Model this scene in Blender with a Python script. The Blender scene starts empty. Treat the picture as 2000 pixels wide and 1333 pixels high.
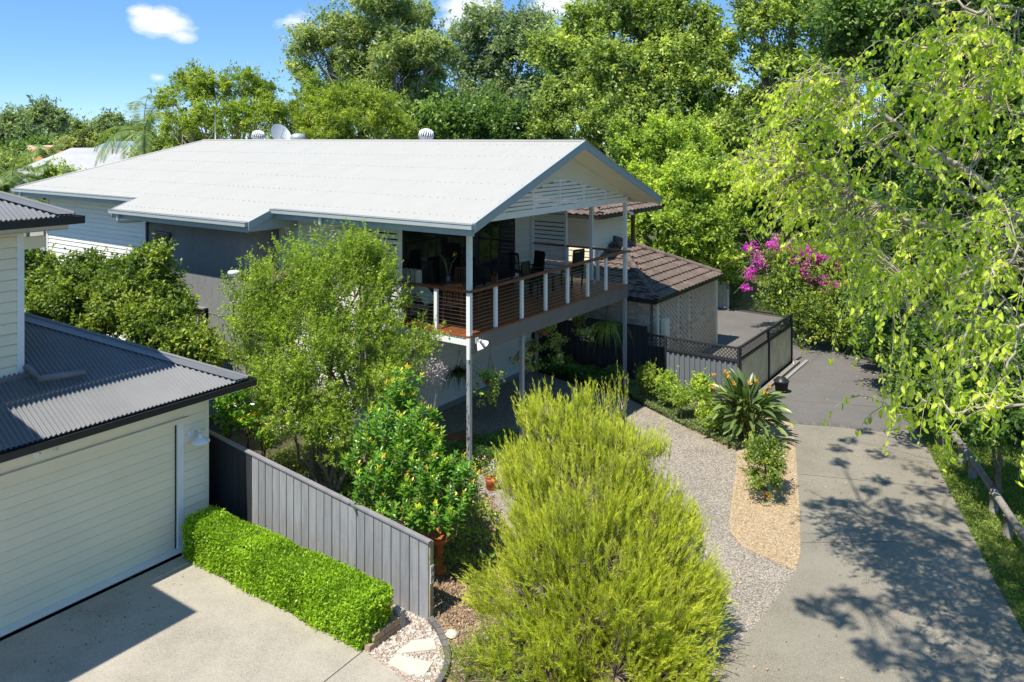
import bpy, math, random
import numpy as np
from mathutils import Vector, Matrix
R = math.radians
random.seed(7)
rng = np.random.default_rng(7)
scene = bpy.context.scene
col = scene.collection

# ------------------------------------------------------------------ camera, sky, sun
CH = 7.6                                   # camera height above the ground (a drone)
FP = 1540.0                                # focal length in pixels of a 2000 px wide picture
HZ = 271.0                                 # horizon row
cam_d = bpy.data.cameras.new('camera')
cam = bpy.data.objects.new('camera', cam_d); col.objects.link(cam)
cam.location = (0, 0, CH); cam.rotation_euler = (R(90), 0, 0)
cam_d.sensor_width = 36; cam_d.lens = 36 * FP / 2000
cam_d.shift_y = -(666.5 - HZ) / 2000
cam_d.clip_start = 0.1; cam_d.clip_end = 3000
scene.camera = cam

SUNV = Vector((0.351, 0.4246, -1.0))       # light travels this way
sun_d = bpy.data.lights.new('sun', 'SUN'); sun_d.energy = 3.6; sun_d.angle = R(0.53)
sun_d.color = (1.0, 0.94, 0.84)
sun = bpy.data.objects.new('sun', sun_d); col.objects.link(sun)
sun.rotation_euler = SUNV.to_track_quat('-Z', 'Y').to_euler(); sun.location = (-10, -12, 30)

world = bpy.data.worlds.new('World'); scene.world = world; world.use_nodes = True
wn, wl = world.node_tree.nodes, world.node_tree.links
wn.clear()
wo = wn.new('ShaderNodeOutputWorld'); bg = wn.new('ShaderNodeBackground')
sky = wn.new('ShaderNodeTexSky'); sky.sky_type = 'NISHITA'; sky.sun_disc = False
sky.sun_elevation = R(61); sky.sun_rotation = R(219.6); sky.air_density = 0.55; sky.dust_density = 0.0; sky.ozone_density = 4.0
tc = wn.new('ShaderNodeTexCoord')
def wmath(op, a, b=None, c=None):
    n = wn.new('ShaderNodeMath'); n.operation = op
    for i, v in enumerate((a, b, c)):
        if v is None: continue
        if isinstance(v, (int, float)): n.inputs[i].default_value = v
        else: wl.new(v, n.inputs[i])
    return n.outputs[0]
hsv = wn.new('ShaderNodeHueSaturation'); hsv.inputs['Saturation'].default_value = 1.08; hsv.inputs['Value'].default_value = 1.0
wl.new(sky.outputs[0], hsv.inputs['Color'])
tn = wn.new('ShaderNodeVectorMath'); tn.operation = 'MULTIPLY'; tn.inputs[1].default_value = (1.0, 1.0, 1.0)
sb = wn.new('ShaderNodeMixRGB'); sb.inputs[0].default_value = .6; sb.inputs[2].default_value = (.50, 1.32, 2.85, 1)
wl.new(hsv.outputs[0], sb.inputs[1]); wl.new(sb.outputs[0], tn.inputs[0])
# small fair-weather clouds: fixed directions on the sky dome broken up by noise
nz = wn.new('ShaderNodeTexNoise'); nz.inputs['Scale'].default_value = 22; nz.inputs['Detail'].default_value = 7; nz.inputs['Roughness'].default_value = 0.62
mp = wn.new('ShaderNodeMapping'); mp.inputs['Scale'].default_value = (1, 1, 2.0)
wl.new(tc.outputs['Generated'], mp.inputs[0]); wl.new(mp.outputs[0], nz.inputs['Vector'])
total = None
for (px, py, rad, amp) in ((318, 44, 0.055, 1.0), (278, 22, 0.03, .8), (352, 70, .03, .75), (575, 40, 0.045, .62), (600, 75, .035, .5), (925, 22, 0.06, 1.0), (310, 152, 0.02, .55), (345, 158, .018, .4),
                           (1080, 10, .06, .9), (1450, 200, .12, .6), (880, 50, .05, .6), (1640, 110, .05, .8), (-400, 100, .1, .9), (2600, 120, .15, .8)):
    d = Vector(((px - 1000) / FP, 1, (HZ - py) / FP)).normalized()
    dn = wn.new('ShaderNodeVectorMath'); dn.operation = 'DISTANCE'
    sc_ = wn.new('ShaderNodeVectorMath'); sc_.operation = 'MULTIPLY'; sc_.inputs[1].default_value = (1, 1, 1.9)
    wl.new(tc.outputs['Generated'], sc_.inputs[0]); wl.new(sc_.outputs[0], dn.inputs[0]); dn.inputs[1].default_value = (d.x, d.y, d.z * 1.9)
    m = wmath('MULTIPLY', wmath('SUBTRACT', 1.0, wmath('MINIMUM', wmath('DIVIDE', dn.outputs['Value'], rad), 1.0)), amp)
    total = m if total is None else wmath('MAXIMUM', total, m)
cl = wmath('MULTIPLY', wmath('SUBTRACT', wmath('ADD', wmath('MULTIPLY', total, 1.1), nz.outputs[0]), 0.80), 2.6)
clc = wn.new('ShaderNodeClamp'); wl.new(cl, clc.inputs[0])
msk = wmath('MULTIPLY', clc.outputs[0], wmath('GREATER_THAN', total, 0.02))
mixc = wn.new('ShaderNodeMixRGB'); mixc.inputs[2].default_value = (3.9, 4.0, 4.2, 1)
wl.new(wmath('MULTIPLY', msk, 0.85), mixc.inputs[0]); wl.new(tn.outputs[0], mixc.inputs[1])
wl.new(mixc.outputs[0], bg.inputs[0]); bg.inputs[1].default_value = 0.15
wl.new(bg.outputs[0], wo.inputs[0])
scene.view_settings.view_transform = 'Standard'; scene.view_settings.look = 'None'
scene.view_settings.exposure = 0.96; scene.view_settings.gamma = 1.0; scene.view_settings.use_curve_mapping = False
scene.render.engine = 'CYCLES'
scene.cycles.max_bounces = 7; scene.cycles.transparent_max_bounces = 8; scene.cycles.transmission_bounces = 5
scene.cycles.diffuse_bounces = 4; scene.cycles.glossy_bounces = 3
scene.cycles.caustics_reflective = False; scene.cycles.caustics_refractive = False
scene.cycles.use_denoising = True

# ------------------------------------------------------------------ measuring helpers
def spot(px, py, z=0.0):
    "the point of the level z that the survey photograph shows at px, py"
    d = FP * (CH - z) / (py - HZ)
    return ((px - 1000) / FP * d, d)
def at(px, py, d):
    return Vector(((px - 1000) / FP * d, d, CH - (py - HZ) / FP * d))
CA, SA = math.cos(R(55)), math.sin(R(55))
OX, OY = -0.936, 17.48                      # near corner of the deck: origin of the street grid (v across, u along the house)
def grid(v, u):
    return (OX + v * CA - u * SA, OY + v * SA + u * CA)
def ungrid(x, y):
    dx, dy = x - OX, y - OY
    return (dx * CA + dy * SA, -dx * SA + dy * CA)

# ------------------------------------------------------------------ materials
MATS = {}
def new_mat(name):
    m = bpy.data.materials.new(name); m.use_nodes = True
    m.node_tree.nodes.clear(); MATS[name] = m
    return m, m.node_tree.nodes, m.node_tree.links
def c4(c): return (c[0], c[1], c[2], 1)
def mat(name, base, rough=.6, var=.08, vs=3.0, bump=0.0, bs=60, rand=0.0, metal=0.0, spec=.4, dark=None, dscale=1.2, damt=0.0, stretch=(1, 1, 1), coat=0.0, two=None, twos=40):
    m, n, l = new_mat(name)
    o = n.new('ShaderNodeOutputMaterial'); b = n.new('ShaderNodeBsdfPrincipled')
    l.new(b.outputs[0], o.inputs[0])
    b.inputs['Roughness'].default_value = rough; b.inputs['Metallic'].default_value = metal
    b.inputs['Specular IOR Level'].default_value = spec; b.inputs['Coat Weight'].default_value = coat
    g = n.new('ShaderNodeNewGeometry'); mp = n.new('ShaderNodeMapping'); mp.inputs['Scale'].default_value = stretch
    l.new(g.outputs['Position'], mp.inputs[0])
    nz = n.new('ShaderNodeTexNoise'); nz.inputs['Scale'].default_value = vs; nz.inputs['Detail'].default_value = 6; l.new(mp.outputs[0], nz.inputs['Vector'])
    ramp = n.new('ShaderNodeMapRange'); ramp.inputs[1].default_value = .3; ramp.inputs[2].default_value = .7
    ramp.inputs[3].default_value = 1 - var; ramp.inputs[4].default_value = 1 + var
    l.new(nz.outputs[0], ramp.inputs[0])
    src = None
    rgb = n.new('ShaderNodeRGB'); rgb.outputs[0].default_value = c4(base); src = rgb.outputs[0]
    if two:
        n2 = n.new('ShaderNodeTexNoise'); n2.inputs['Scale'].default_value = twos; n2.inputs['Detail'].default_value = 3; l.new(mp.outputs[0], n2.inputs['Vector'])
        r2 = n.new('ShaderNodeMapRange'); r2.inputs[1].default_value = .4; r2.inputs[2].default_value = .6; l.new(n2.outputs[0], r2.inputs[0])
        mx = n.new('ShaderNodeMixRGB'); mx.inputs[2].default_value = c4(two); l.new(r2.outputs[0], mx.inputs[0]); l.new(src, mx.inputs[1]); src = mx.outputs[0]
    if dark and damt:
        n3 = n.new('ShaderNodeTexNoise'); n3.inputs['Scale'].default_value = dscale; n3.inputs['Detail'].default_value = 8; n3.inputs['Roughness'].default_value = .65; l.new(mp.outputs[0], n3.inputs['Vector'])
        r3 = n.new('ShaderNodeMapRange'); r3.inputs[1].default_value = .45; r3.inputs[2].default_value = .75; r3.inputs[4].default_value = damt; l.new(n3.outputs[0], r3.inputs[0])
        mx = n.new('ShaderNodeMixRGB'); mx.inputs[2].default_value = c4(dark); l.new(r3.outputs[0], mx.inputs[0]); l.new(src, mx.inputs[1]); src = mx.outputs[0]
    vm = n.new('ShaderNodeVectorMath'); vm.operation = 'SCALE'; l.new(src, vm.inputs[0]); l.new(ramp.outputs[0], vm.inputs['Scale']); src = vm.outputs[0]
    if rand:
        oi = n.new('ShaderNodeObjectInfo'); rr = n.new('ShaderNodeMapRange'); rr.inputs[3].default_value = 1 - rand; rr.inputs[4].default_value = 1 + rand
        l.new(oi.outputs['Random'], rr.inputs[0])
        vm = n.new('ShaderNodeVectorMath'); vm.operation = 'SCALE'; l.new(src, vm.inputs[0]); l.new(rr.outputs[0], vm.inputs['Scale']); src = vm.outputs[0]
    l.new(src, b.inputs['Base Color'])
    if bump:
        nb = n.new('ShaderNodeTexNoise'); nb.inputs['Scale'].default_value = bs; nb.inputs['Detail'].default_value = 4; l.new(mp.outputs[0], nb.inputs['Vector'])
        bp = n.new('ShaderNodeBump'); bp.inputs['Strength'].default_value = bump; bp.inputs['Distance'].default_value = .02
        l.new(nb.outputs[0], bp.inputs['Height']); l.new(bp.outputs[0], b.inputs['Normal'])
    return m
def gravel_mat(name, cols, scale, rough=.9, bump=.6, blot=.15, jit=1.0, grime=None):
    "aggregate: voronoi cells, each stone its own colour"
    m, n, l = new_mat(name)
    o = n.new('ShaderNodeOutputMaterial'); b = n.new('ShaderNodeBsdfPrincipled'); l.new(b.outputs[0], o.inputs[0])
    b.inputs['Roughness'].default_value = rough; b.inputs['Specular IOR Level'].default_value = .25
    g = n.new('ShaderNodeNewGeometry')
    v = n.new('ShaderNodeTexVoronoi'); v.inputs['Scale'].default_value = scale; l.new(g.outputs['Position'], v.inputs['Vector'])
    sp = n.new('ShaderNodeSeparateColor'); l.new(v.outputs['Color'], sp.inputs[0])
    cr = n.new('ShaderNodeValToRGB'); l.new(sp.outputs[0], cr.inputs[0])
    e = cr.color_ramp.elements
    while len(e) < len(cols): e.new(.5)
    for i, c in enumerate(cols):
        e[i].position = i / (len(cols) - 1); e[i].color = c4(c)
    nz = n.new('ShaderNodeTexNoise'); nz.inputs['Scale'].default_value = .9; nz.inputs['Detail'].default_value = 8; nz.inputs['Roughness'].default_value = .6; l.new(g.outputs['Position'], nz.inputs['Vector'])
    mr = n.new('ShaderNodeMapRange'); mr.inputs[1].default_value = .3; mr.inputs[2].default_value = .7; mr.inputs[3].default_value = 1 - blot; mr.inputs[4].default_value = 1 + blot; l.new(nz.outputs[0], mr.inputs[0])
    edge = n.new('ShaderNodeMapRange'); edge.inputs[1].default_value = .1; edge.inputs[2].default_value = .75; edge.inputs[3].default_value = 1.0; edge.inputs[4].default_value = .55
    l.new(v.outputs['Distance'], edge.inputs[0])
    vm = n.new('ShaderNodeVectorMath'); vm.operation = 'SCALE'; l.new(cr.outputs[0], vm.inputs[0]); l.new(wm(n, l, mr.outputs[0], edge.outputs[0]), vm.inputs['Scale'])
    src = vm.outputs[0]
    if grime:
        n3 = n.new('ShaderNodeTexNoise'); n3.inputs['Scale'].default_value = .45; n3.inputs['Detail'].default_value = 9; n3.inputs['Roughness'].default_value = .7; l.new(g.outputs['Position'], n3.inputs['Vector'])
        r3 = n.new('ShaderNodeMapRange'); r3.inputs[1].default_value = .42; r3.inputs[2].default_value = .72; r3.inputs[4].default_value = .75; l.new(n3.outputs[0], r3.inputs[0])
        mx = n.new('ShaderNodeMixRGB'); mx.inputs[2].default_value = c4(grime); l.new(r3.outputs[0], mx.inputs[0]); l.new(src, mx.inputs[1]); src = mx.outputs[0]
    l.new(src, b.inputs['Base Color'])
    bp = n.new('ShaderNodeBump'); bp.inputs['Strength'].default_value = bump; bp.inputs['Distance'].default_value = .01; bp.invert = True
    l.new(v.outputs['Distance'], bp.inputs['Height']); l.new(bp.outputs[0], b.inputs['Normal'])
    return m
def wm(n, l, a, b, op='MULTIPLY'):
    x = n.new('ShaderNodeMath'); x.operation = op; l.new(a, x.inputs[0])
    if isinstance(b, (int, float)): x.inputs[1].default_value = b
    else: l.new(b, x.inputs[1])
    return x.outputs[0]
LEAFK = 1.65
def leaf_mat(name, cols, trans=.35, rough=.45, spec=.35, tcol=None, pos=None):
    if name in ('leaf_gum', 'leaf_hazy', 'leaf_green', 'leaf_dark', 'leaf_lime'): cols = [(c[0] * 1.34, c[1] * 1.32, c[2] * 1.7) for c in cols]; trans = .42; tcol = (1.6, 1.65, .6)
    if name == 'leaf_bright': cols = [(c[0] * 1.35, c[1] * 1.05, c[2] * 1.5) for c in cols]
    if name == 'leaf_shrub': cols = [(c[0] * 1.05, c[1] * .98, c[2] * 1.3) for c in cols]
    m, n, l = new_mat(name)
    o = n.new('ShaderNodeOutputMaterial'); b = n.new('ShaderNodeBsdfPrincipled'); t = n.new('ShaderNodeBsdfTranslucent'); mx = n.new('ShaderNodeMixShader')
    a = n.new('ShaderNodeAttribute'); a.attribute_name = 'tint'
    cr = n.new('ShaderNodeValToRGB'); l.new(a.outputs['Fac'], cr.inputs[0])
    e = cr.color_ramp.elements
    while len(e) < len(cols): e.new(.5)
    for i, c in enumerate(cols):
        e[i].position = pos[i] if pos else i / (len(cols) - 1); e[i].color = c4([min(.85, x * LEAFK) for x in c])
    l.new(cr.outputs[0], b.inputs['Base Color']); b.inputs['Roughness'].default_value = rough; b.inputs['Specular IOR Level'].default_value = spec
    vm = n.new('ShaderNodeVectorMath'); vm.operation = 'MULTIPLY'; l.new(cr.outputs[0], vm.inputs[0]); vm.inputs[1].default_value = tcol or (1.7, 1.75, .5)
    l.new(vm.outputs[0], t.inputs[0]); mx.inputs[0].default_value = trans
    l.new(b.outputs[0], mx.inputs[1]); l.new(t.outputs[0], mx.inputs[2]); l.new(mx.outputs[0], o.inputs[0])
    return m

M = {}
M['roof_white'] = mat('roof_white', (.41, .40, .36), .5, .02, 1.5, spec=.4, dark=(.36, .35, .32), dscale=2.5, damt=.25)
M['trim_grey'] = mat('trim_grey', (.35, .39, .385), .45, .04)
M['white_paint'] = mat('white_paint', (.80, .81, .77), .5, .04, 2)
M['cream_lining'] = mat('cream_lining', (.76, .71, .57), .6, .04, 2)
M['board_white'] = mat('board_white', (.80, .77, .67), .55, .04, 2, rand=.03, bump=.05, bs=30, stretch=(1, 1, 5))
M['board_door'] = mat('board_door', (.84, .745, .53), .5, .03, 1.2, rand=.02, bump=.12, bs=250)
M['board_garage'] = mat('board_garage', (.84, .75, .56), .55, .04, 2, rand=.02, bump=.05, bs=120)
M['grey_render'] = mat('grey_render', (.20, .203, .20), .75, .08, 1.2, bump=.15, bs=120, stretch=(1, 1, .25), two=(.235, .238, .235), twos=30)
M['deck_beam'] = mat('deck_beam', (.16, .145, .13), .55, .08, 3)
M['merbau'] = mat('merbau', (.27, .085, .032), .38, .22, 8, rand=.18, stretch=(1, 1, 1), bump=.1, bs=40, coat=.15)
M['merbau_dark'] = mat('merbau_dark', (.20, .075, .035), .4, .2, 8, rand=.1, coat=.1)
M['steel_cable'] = mat('steel_cable', (.6, .62, .62), .3, .02, metal=.9)
M['galv'] = mat('galv', (.42, .45, .46), .5, .14, 25, metal=.25, two=(.33, .36, .37), twos=60)
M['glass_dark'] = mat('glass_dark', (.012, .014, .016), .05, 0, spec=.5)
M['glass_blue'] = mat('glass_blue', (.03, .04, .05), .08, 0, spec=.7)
M['frame_black'] = mat('frame_black', (.02, .022, .025), .4, .05)
M['roof_dark'] = mat('roof_dark', (.155, .16, .165), .42, .06, 1.5, spec=.5, dark=(.25, .245, .235), dscale=.8, damt=.4)
M['gutter_dark'] = mat('gutter_dark', (.022, .022, .023), .35, .05)
M['tile'] = mat('tile', (.155, .112, .088), .8, .22, 5, rand=.16, bump=.3, bs=90, dark=(.08, .07, .06), dscale=3, damt=.5)
M['brick'] = mat('brick', (.72, .59, .43), .85, .12, 20, rand=.2, bump=.35, bs=130)
M['mortar'] = mat('mortar', (.36, .32, .27), .9, .1, 20)
M['void_shade'] = mat('void_shade', (.02, .019, .018), .9, .1, 20)
M['fence_dark'] = mat('fence_dark', (.035, .036, .038), .6, .1, 8, stretch=(1, 1, .2), bump=.1)
M['fence_grey'] = mat('fence_grey', (.28, .285, .295), .6, .12, 6, rand=.12, stretch=(3, 3, .4), bump=.25, bs=50, dark=(.2, .185, .185), dscale=4, damt=.5)
M['fence_cap'] = mat('fence_cap', (.24, .225, .23), .6, .12, 5, bump=.2)
M['corr_grey'] = mat('corr_grey', (.16, .175, .19), .45, .04, 3)
M['corr_tan'] = mat('corr_tan', (.70, .60, .38), .6, .09, 3, dark=(.2, .17, .12), dscale=1.6, damt=.4)
M['lattice'] = mat('lattice', (.03, .031, .034), .5, .05)
M['timber_grey'] = mat('timber_grey', (.26, .235, .20), .85, .25, 18, stretch=(1, 1, .6), bump=.5, bs=50, dark=(.12, .1, .08), dscale=5, damt=.6)
M['timber_raw'] = mat('timber_raw', (.33, .28, .17), .8, .25, 20, stretch=(1, 1, .15), bump=.3, dark=(.1, .08, .05), dscale=6, damt=.5)
M['terracotta'] = mat('terracotta', (.46, .14, .045), .8, .15, 15, bump=.2)
M['coir'] = mat('coir', (.36, .15, .05), .95, .3, 60, bump=.8, bs=160)
M['black_chair'] = mat('black_chair', (.018, .016, .015), .4, .1)
M['chair_wood'] = mat('chair_wood', (.13, .045, .022), .45, .2, 15)
M['cushion_green'] = mat('cushion_green', (.33, .42, .33), .9, .05)
M['cushion_cream'] = mat('cushion_cream', (.55, .52, .40), .9, .05)
M['cushion_stripe'] = mat('cushion_stripe', (.26, .30, .2), .9, .05)
M['bark'] = mat('bark', (.16, .12, .085), .9, .25, 12, bump=.6, bs=40, stretch=(1, 1, .3))
M['bark_pale'] = mat('bark_pale', (.42, .36, .28), .85, .25, 9, bump=.4, bs=40, stretch=(1, 1, .4), dark=(.2, .16, .12), dscale=4, damt=.5)
M['twig'] = mat('twig', (.30, .23, .17), .8, .2, 15)
M['twig_green'] = mat('twig_green', (.13, .16, .04), .8, .2, 15)
M['lamp_white'] = mat('lamp_white', (.78, .79, .80), .3, .02)
M['lamp_bulb'] = mat('lamp_bulb', (.75, .7, .55), .1, .02)
M['stone_slab'] = mat('stone_slab', (.60, .53, .42), .8, .12, 6, bump=.25, bs=60, rand=.05, dark=(.4, .33, .25), dscale=3, damt=.5)
M['stone_tan'] = mat('stone_tan', (.42, .30, .19), .85, .15, 8, bump=.2, bs=60)
M['block_grey'] = mat('block_grey', (.14, .13, .12), .85, .15, 12, bump=.3, rand=.2)
M['block_tan'] = mat('block_tan', (.32, .23, .15), .85, .15, 12, bump=.3, rand=.15)
M['concrete_pale'] = gravel_mat('concrete_pale', [(.34, .30, .235), (.48, .43, .35), (.54, .49, .40), (.44, .40, .32), (.62, .56, .46)], 110, blot=.12, bump=.25, grime=(.42, .38, .31))
M['concrete_drive'] = gravel_mat('concrete_drive', [(.235, .208, .155), (.33, .296, .228), (.37, .335, .26), (.285, .256, .195), (.49, .44, .35)], 95, blot=.16, bump=.3, grime=(.235, .22, .175))
M['aggregate'] = gravel_mat('aggregate', [(.15, .125, .10), (.38, .33, .265), (.54, .48, .39), (.25, .21, .17), (.68, .61, .51)], 48, blot=.12, bump=.7)
M['pebble'] = gravel_mat('pebble', [(.42, .27, .13), (.62, .46, .27), (.70, .54, .34), (.5, .36, .2), (.78, .64, .46)], 48, blot=.08, bump=1.0)
M['mulch'] = gravel_mat('mulch', [(.16, .11, .07), (.42, .30, .19), (.28, .19, .12), (.56, .42, .28), (.20, .15, .11)], 30, blot=.25, bump=1.0)
M['white_gravel'] = gravel_mat('white_gravel', [(.35, .26, .19), (.56, .45, .35), (.65, .55, .45), (.48, .37, .28), (.7, .62, .52)], 34, blot=.1, bump=1.0)
M['asphalt'] = gravel_mat('asphalt', [(.155, .142, .13), (.205, .19, .172), (.235, .218, .198), (.18, .168, .152), (.28, .255, .235)], 120, blot=.13, bump=.15, grime=(.15, .142, .132))
M['soil'] = mat('soil', (.075, .055, .035), .95, .3, 6, bump=.8, bs=30, two=(.05, .06, .025), twos=4)
M['ground'] = mat('ground', (.06, .09, .025), .95, .3, .4, bump=.5, bs=8, two=(.09, .085, .04), twos=.3)
M['lawn'] = mat('lawn', (.10, .14, .04), .95, .25, 3, bump=.5, bs=60, two=(.14, .17, .05), twos=5)
M['steel_white'] = mat('steel_white', (.6, .62, .6), .4, .03)
M['concrete_kerb'] = mat('concrete_kerb', (.3, .29, .27), .85, .1, 8, bump=.2)
M['rubber'] = mat('rubber', (.02, .02, .02), .8, .1)
M['orange'] = mat('orange_roof', (.42, .17, .08), .8, .12, 3)
M['grey_roof'] = mat('grey_roof', (.42, .42, .41), .6, .08, 2)
M['blue_roof'] = mat('blue_roof', (.25, .32, .4), .5, .08, 2)
M['cream_roof'] = mat('cream_roof', (.5, .36, .24), .8, .1, 2)
M['sign_white'] = mat('sign_white', (.7, .7, .66), .6, .03)

LF = {}
LF['bush'] = leaf_mat('leaf_bush', [(.09, .11, .014), (.25, .30, .024), (.39, .43, .038), (.50, .50, .07)], .32, rough=.6, spec=.2, tcol=(1.3, 1.3, .4))
LF['tea'] = leaf_mat('leaf_tea', [(.035, .06, .012), (.095, .15, .02), (.20, .275, .032), (.33, .39, .06)], .38, rough=.65, spec=.2)
LF['glossy'] = leaf_mat('leaf_glossy', [(.03, .08, .012), (.07, .165, .016), (.15, .29, .02), (.42, .44, .03), (.45, .22, .03)], .3, rough=.28, spec=.6, pos=[0, .35, .7, .9, 1])
LF['hedge'] = leaf_mat('leaf_hedge', [(.045, .085, .008), (.14, .24, .014), (.24, .35, .022), (.35, .45, .04)], .35, rough=.45)
LF['shrub'] = leaf_mat('leaf_shrub', [(.022, .05, .01), (.065, .115, .016), (.15, .215, .025), (.27, .32, .035)], .33, rough=.45, spec=.4)
LF['weep'] = leaf_mat('leaf_weep', [(.10, .17, .02), (.24, .32, .03), (.38, .44, .05), (.50, .52, .08)], .5, rough=.5)
LF['dark'] = leaf_mat('leaf_dark', [(.018, .04, .012), (.045, .085, .018), (.10, .155, .03), (.18, .24, .045)], .3, rough=.4)
LF['gum'] = leaf_mat('leaf_gum', [(.045, .068, .022), (.11, .145, .042), (.20, .235, .072), (.30, .315, .10)], .35, rough=.5)
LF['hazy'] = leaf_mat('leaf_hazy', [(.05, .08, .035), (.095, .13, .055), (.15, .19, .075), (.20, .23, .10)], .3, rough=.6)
LF['green'] = leaf_mat('leaf_green', [(.025, .045, .012), (.08, .12, .024), (.19, .235, .045), (.32, .35, .08)], .38, rough=.45)
LF['bright'] = leaf_mat('leaf_bright', [(.04, .085, .012), (.10, .18, .018), (.17, .27, .025), (.27, .36, .05)], .4, rough=.5)
LF['lime'] = leaf_mat('leaf_lime', [(.035, .065, .012), (.11, .165, .022), (.22, .28, .035), (.36, .39, .06)], .4, rough=.5)
LF['strel'] = leaf_mat('leaf_strelitzia', [(.035, .06, .02), (.065, .10, .03), (.10, .145, .04), (.16, .20, .055)], .2, rough=.35, spec=.5)
LF['flower_orange'] = leaf_mat('flower_orange', [(.8, .22, .01), (.9, .35, .02)], .3)
LF['mauve'] = leaf_mat('flower_mauve', [(.30, .06, .16), (.45, .12, .26), (.5, .25, .33)], .4, tcol=(1.2, 1, 1.1))
LF['magenta'] = leaf_mat('flower_magenta', [(.45, .02, .22), (.65, .04, .42), (.72, .12, .5)], .4, tcol=(1.2, .9, 1.2))
LF['pink'] = leaf_mat('flower_pink', [(.6, .3, .35), (.75, .5, .5)], .3, tcol=(1, 1, 1))
LF['blossom'] = leaf_mat('blossom_white', [(.5, .42, .4), (.7, .62, .6)], .3, tcol=(1, 1, 1))
LF['fern'] = leaf_mat('leaf_fern', [(.03, .06, .012), (.08, .14, .02), (.2, .27, .05)], .35)
LF['grass'] = leaf_mat('leaf_grass', [(.05, .075, .014), (.10, .145, .024), (.18, .215, .045)], .35, rough=.6)
LF['dry'] = leaf_mat('leaf_dry', [(.10, .07, .045), (.2, .13, .08), (.3, .2, .12)], .2, tcol=(1, 1, 1))
LF['palm'] = leaf_mat('leaf_palm', [(.05, .09, .03), (.11, .17, .05), (.3, .3, .12)], .3)
LF['groundcover'] = leaf_mat('leaf_groundcover', [(.06, .085, .03), (.12, .15, .06), (.2, .24, .1)], .3)

# ------------------------------------------------------------------ object helpers
OFF = {}
def tag(o, label=None, cat=None, group=None, kind=None):
    if label: o['label'] = label
    if cat: o['category'] = cat
    if group: o['group'] = group
    if kind: o['kind'] = kind
    return o
def thing(name, label, cat, loc=(0, 0, 0), rz=0.0, group=None, off=(0, 0, 0)):
    o = bpy.data.objects.new(name, None); col.objects.link(o)
    o.empty_display_size = .2
    o.location = loc; o.rotation_euler = (0, 0, rz); OFF[o.name] = off
    return tag(o, label, cat, group)
def gthing(name, label, cat, v0, u0, z0=0.0, group=None):
    "a thing aligned with the street grid; its parts are drawn in grid coordinates"
    x, y = grid(v0, u0)
    return thing(name, label, cat, (x, y, z0), R(55), group, (v0, u0, z0))
def raw_obj(name, me, parent=None, loc=None, scale=None, rot=None):
    o = bpy.data.objects.new(name, me); col.objects.link(o)
    if parent is not None: o.parent = parent
    if loc is not None: o.location = loc
    if scale is not None: o.scale = scale
    if rot is not None: o.rotation_euler = rot
    return o
def root_off(parent):
    p = parent; off = np.zeros(3)
    while p is not None:
        if p.name in OFF: return np.array(OFF[p.name], float)
        p = p.parent
    return off
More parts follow.
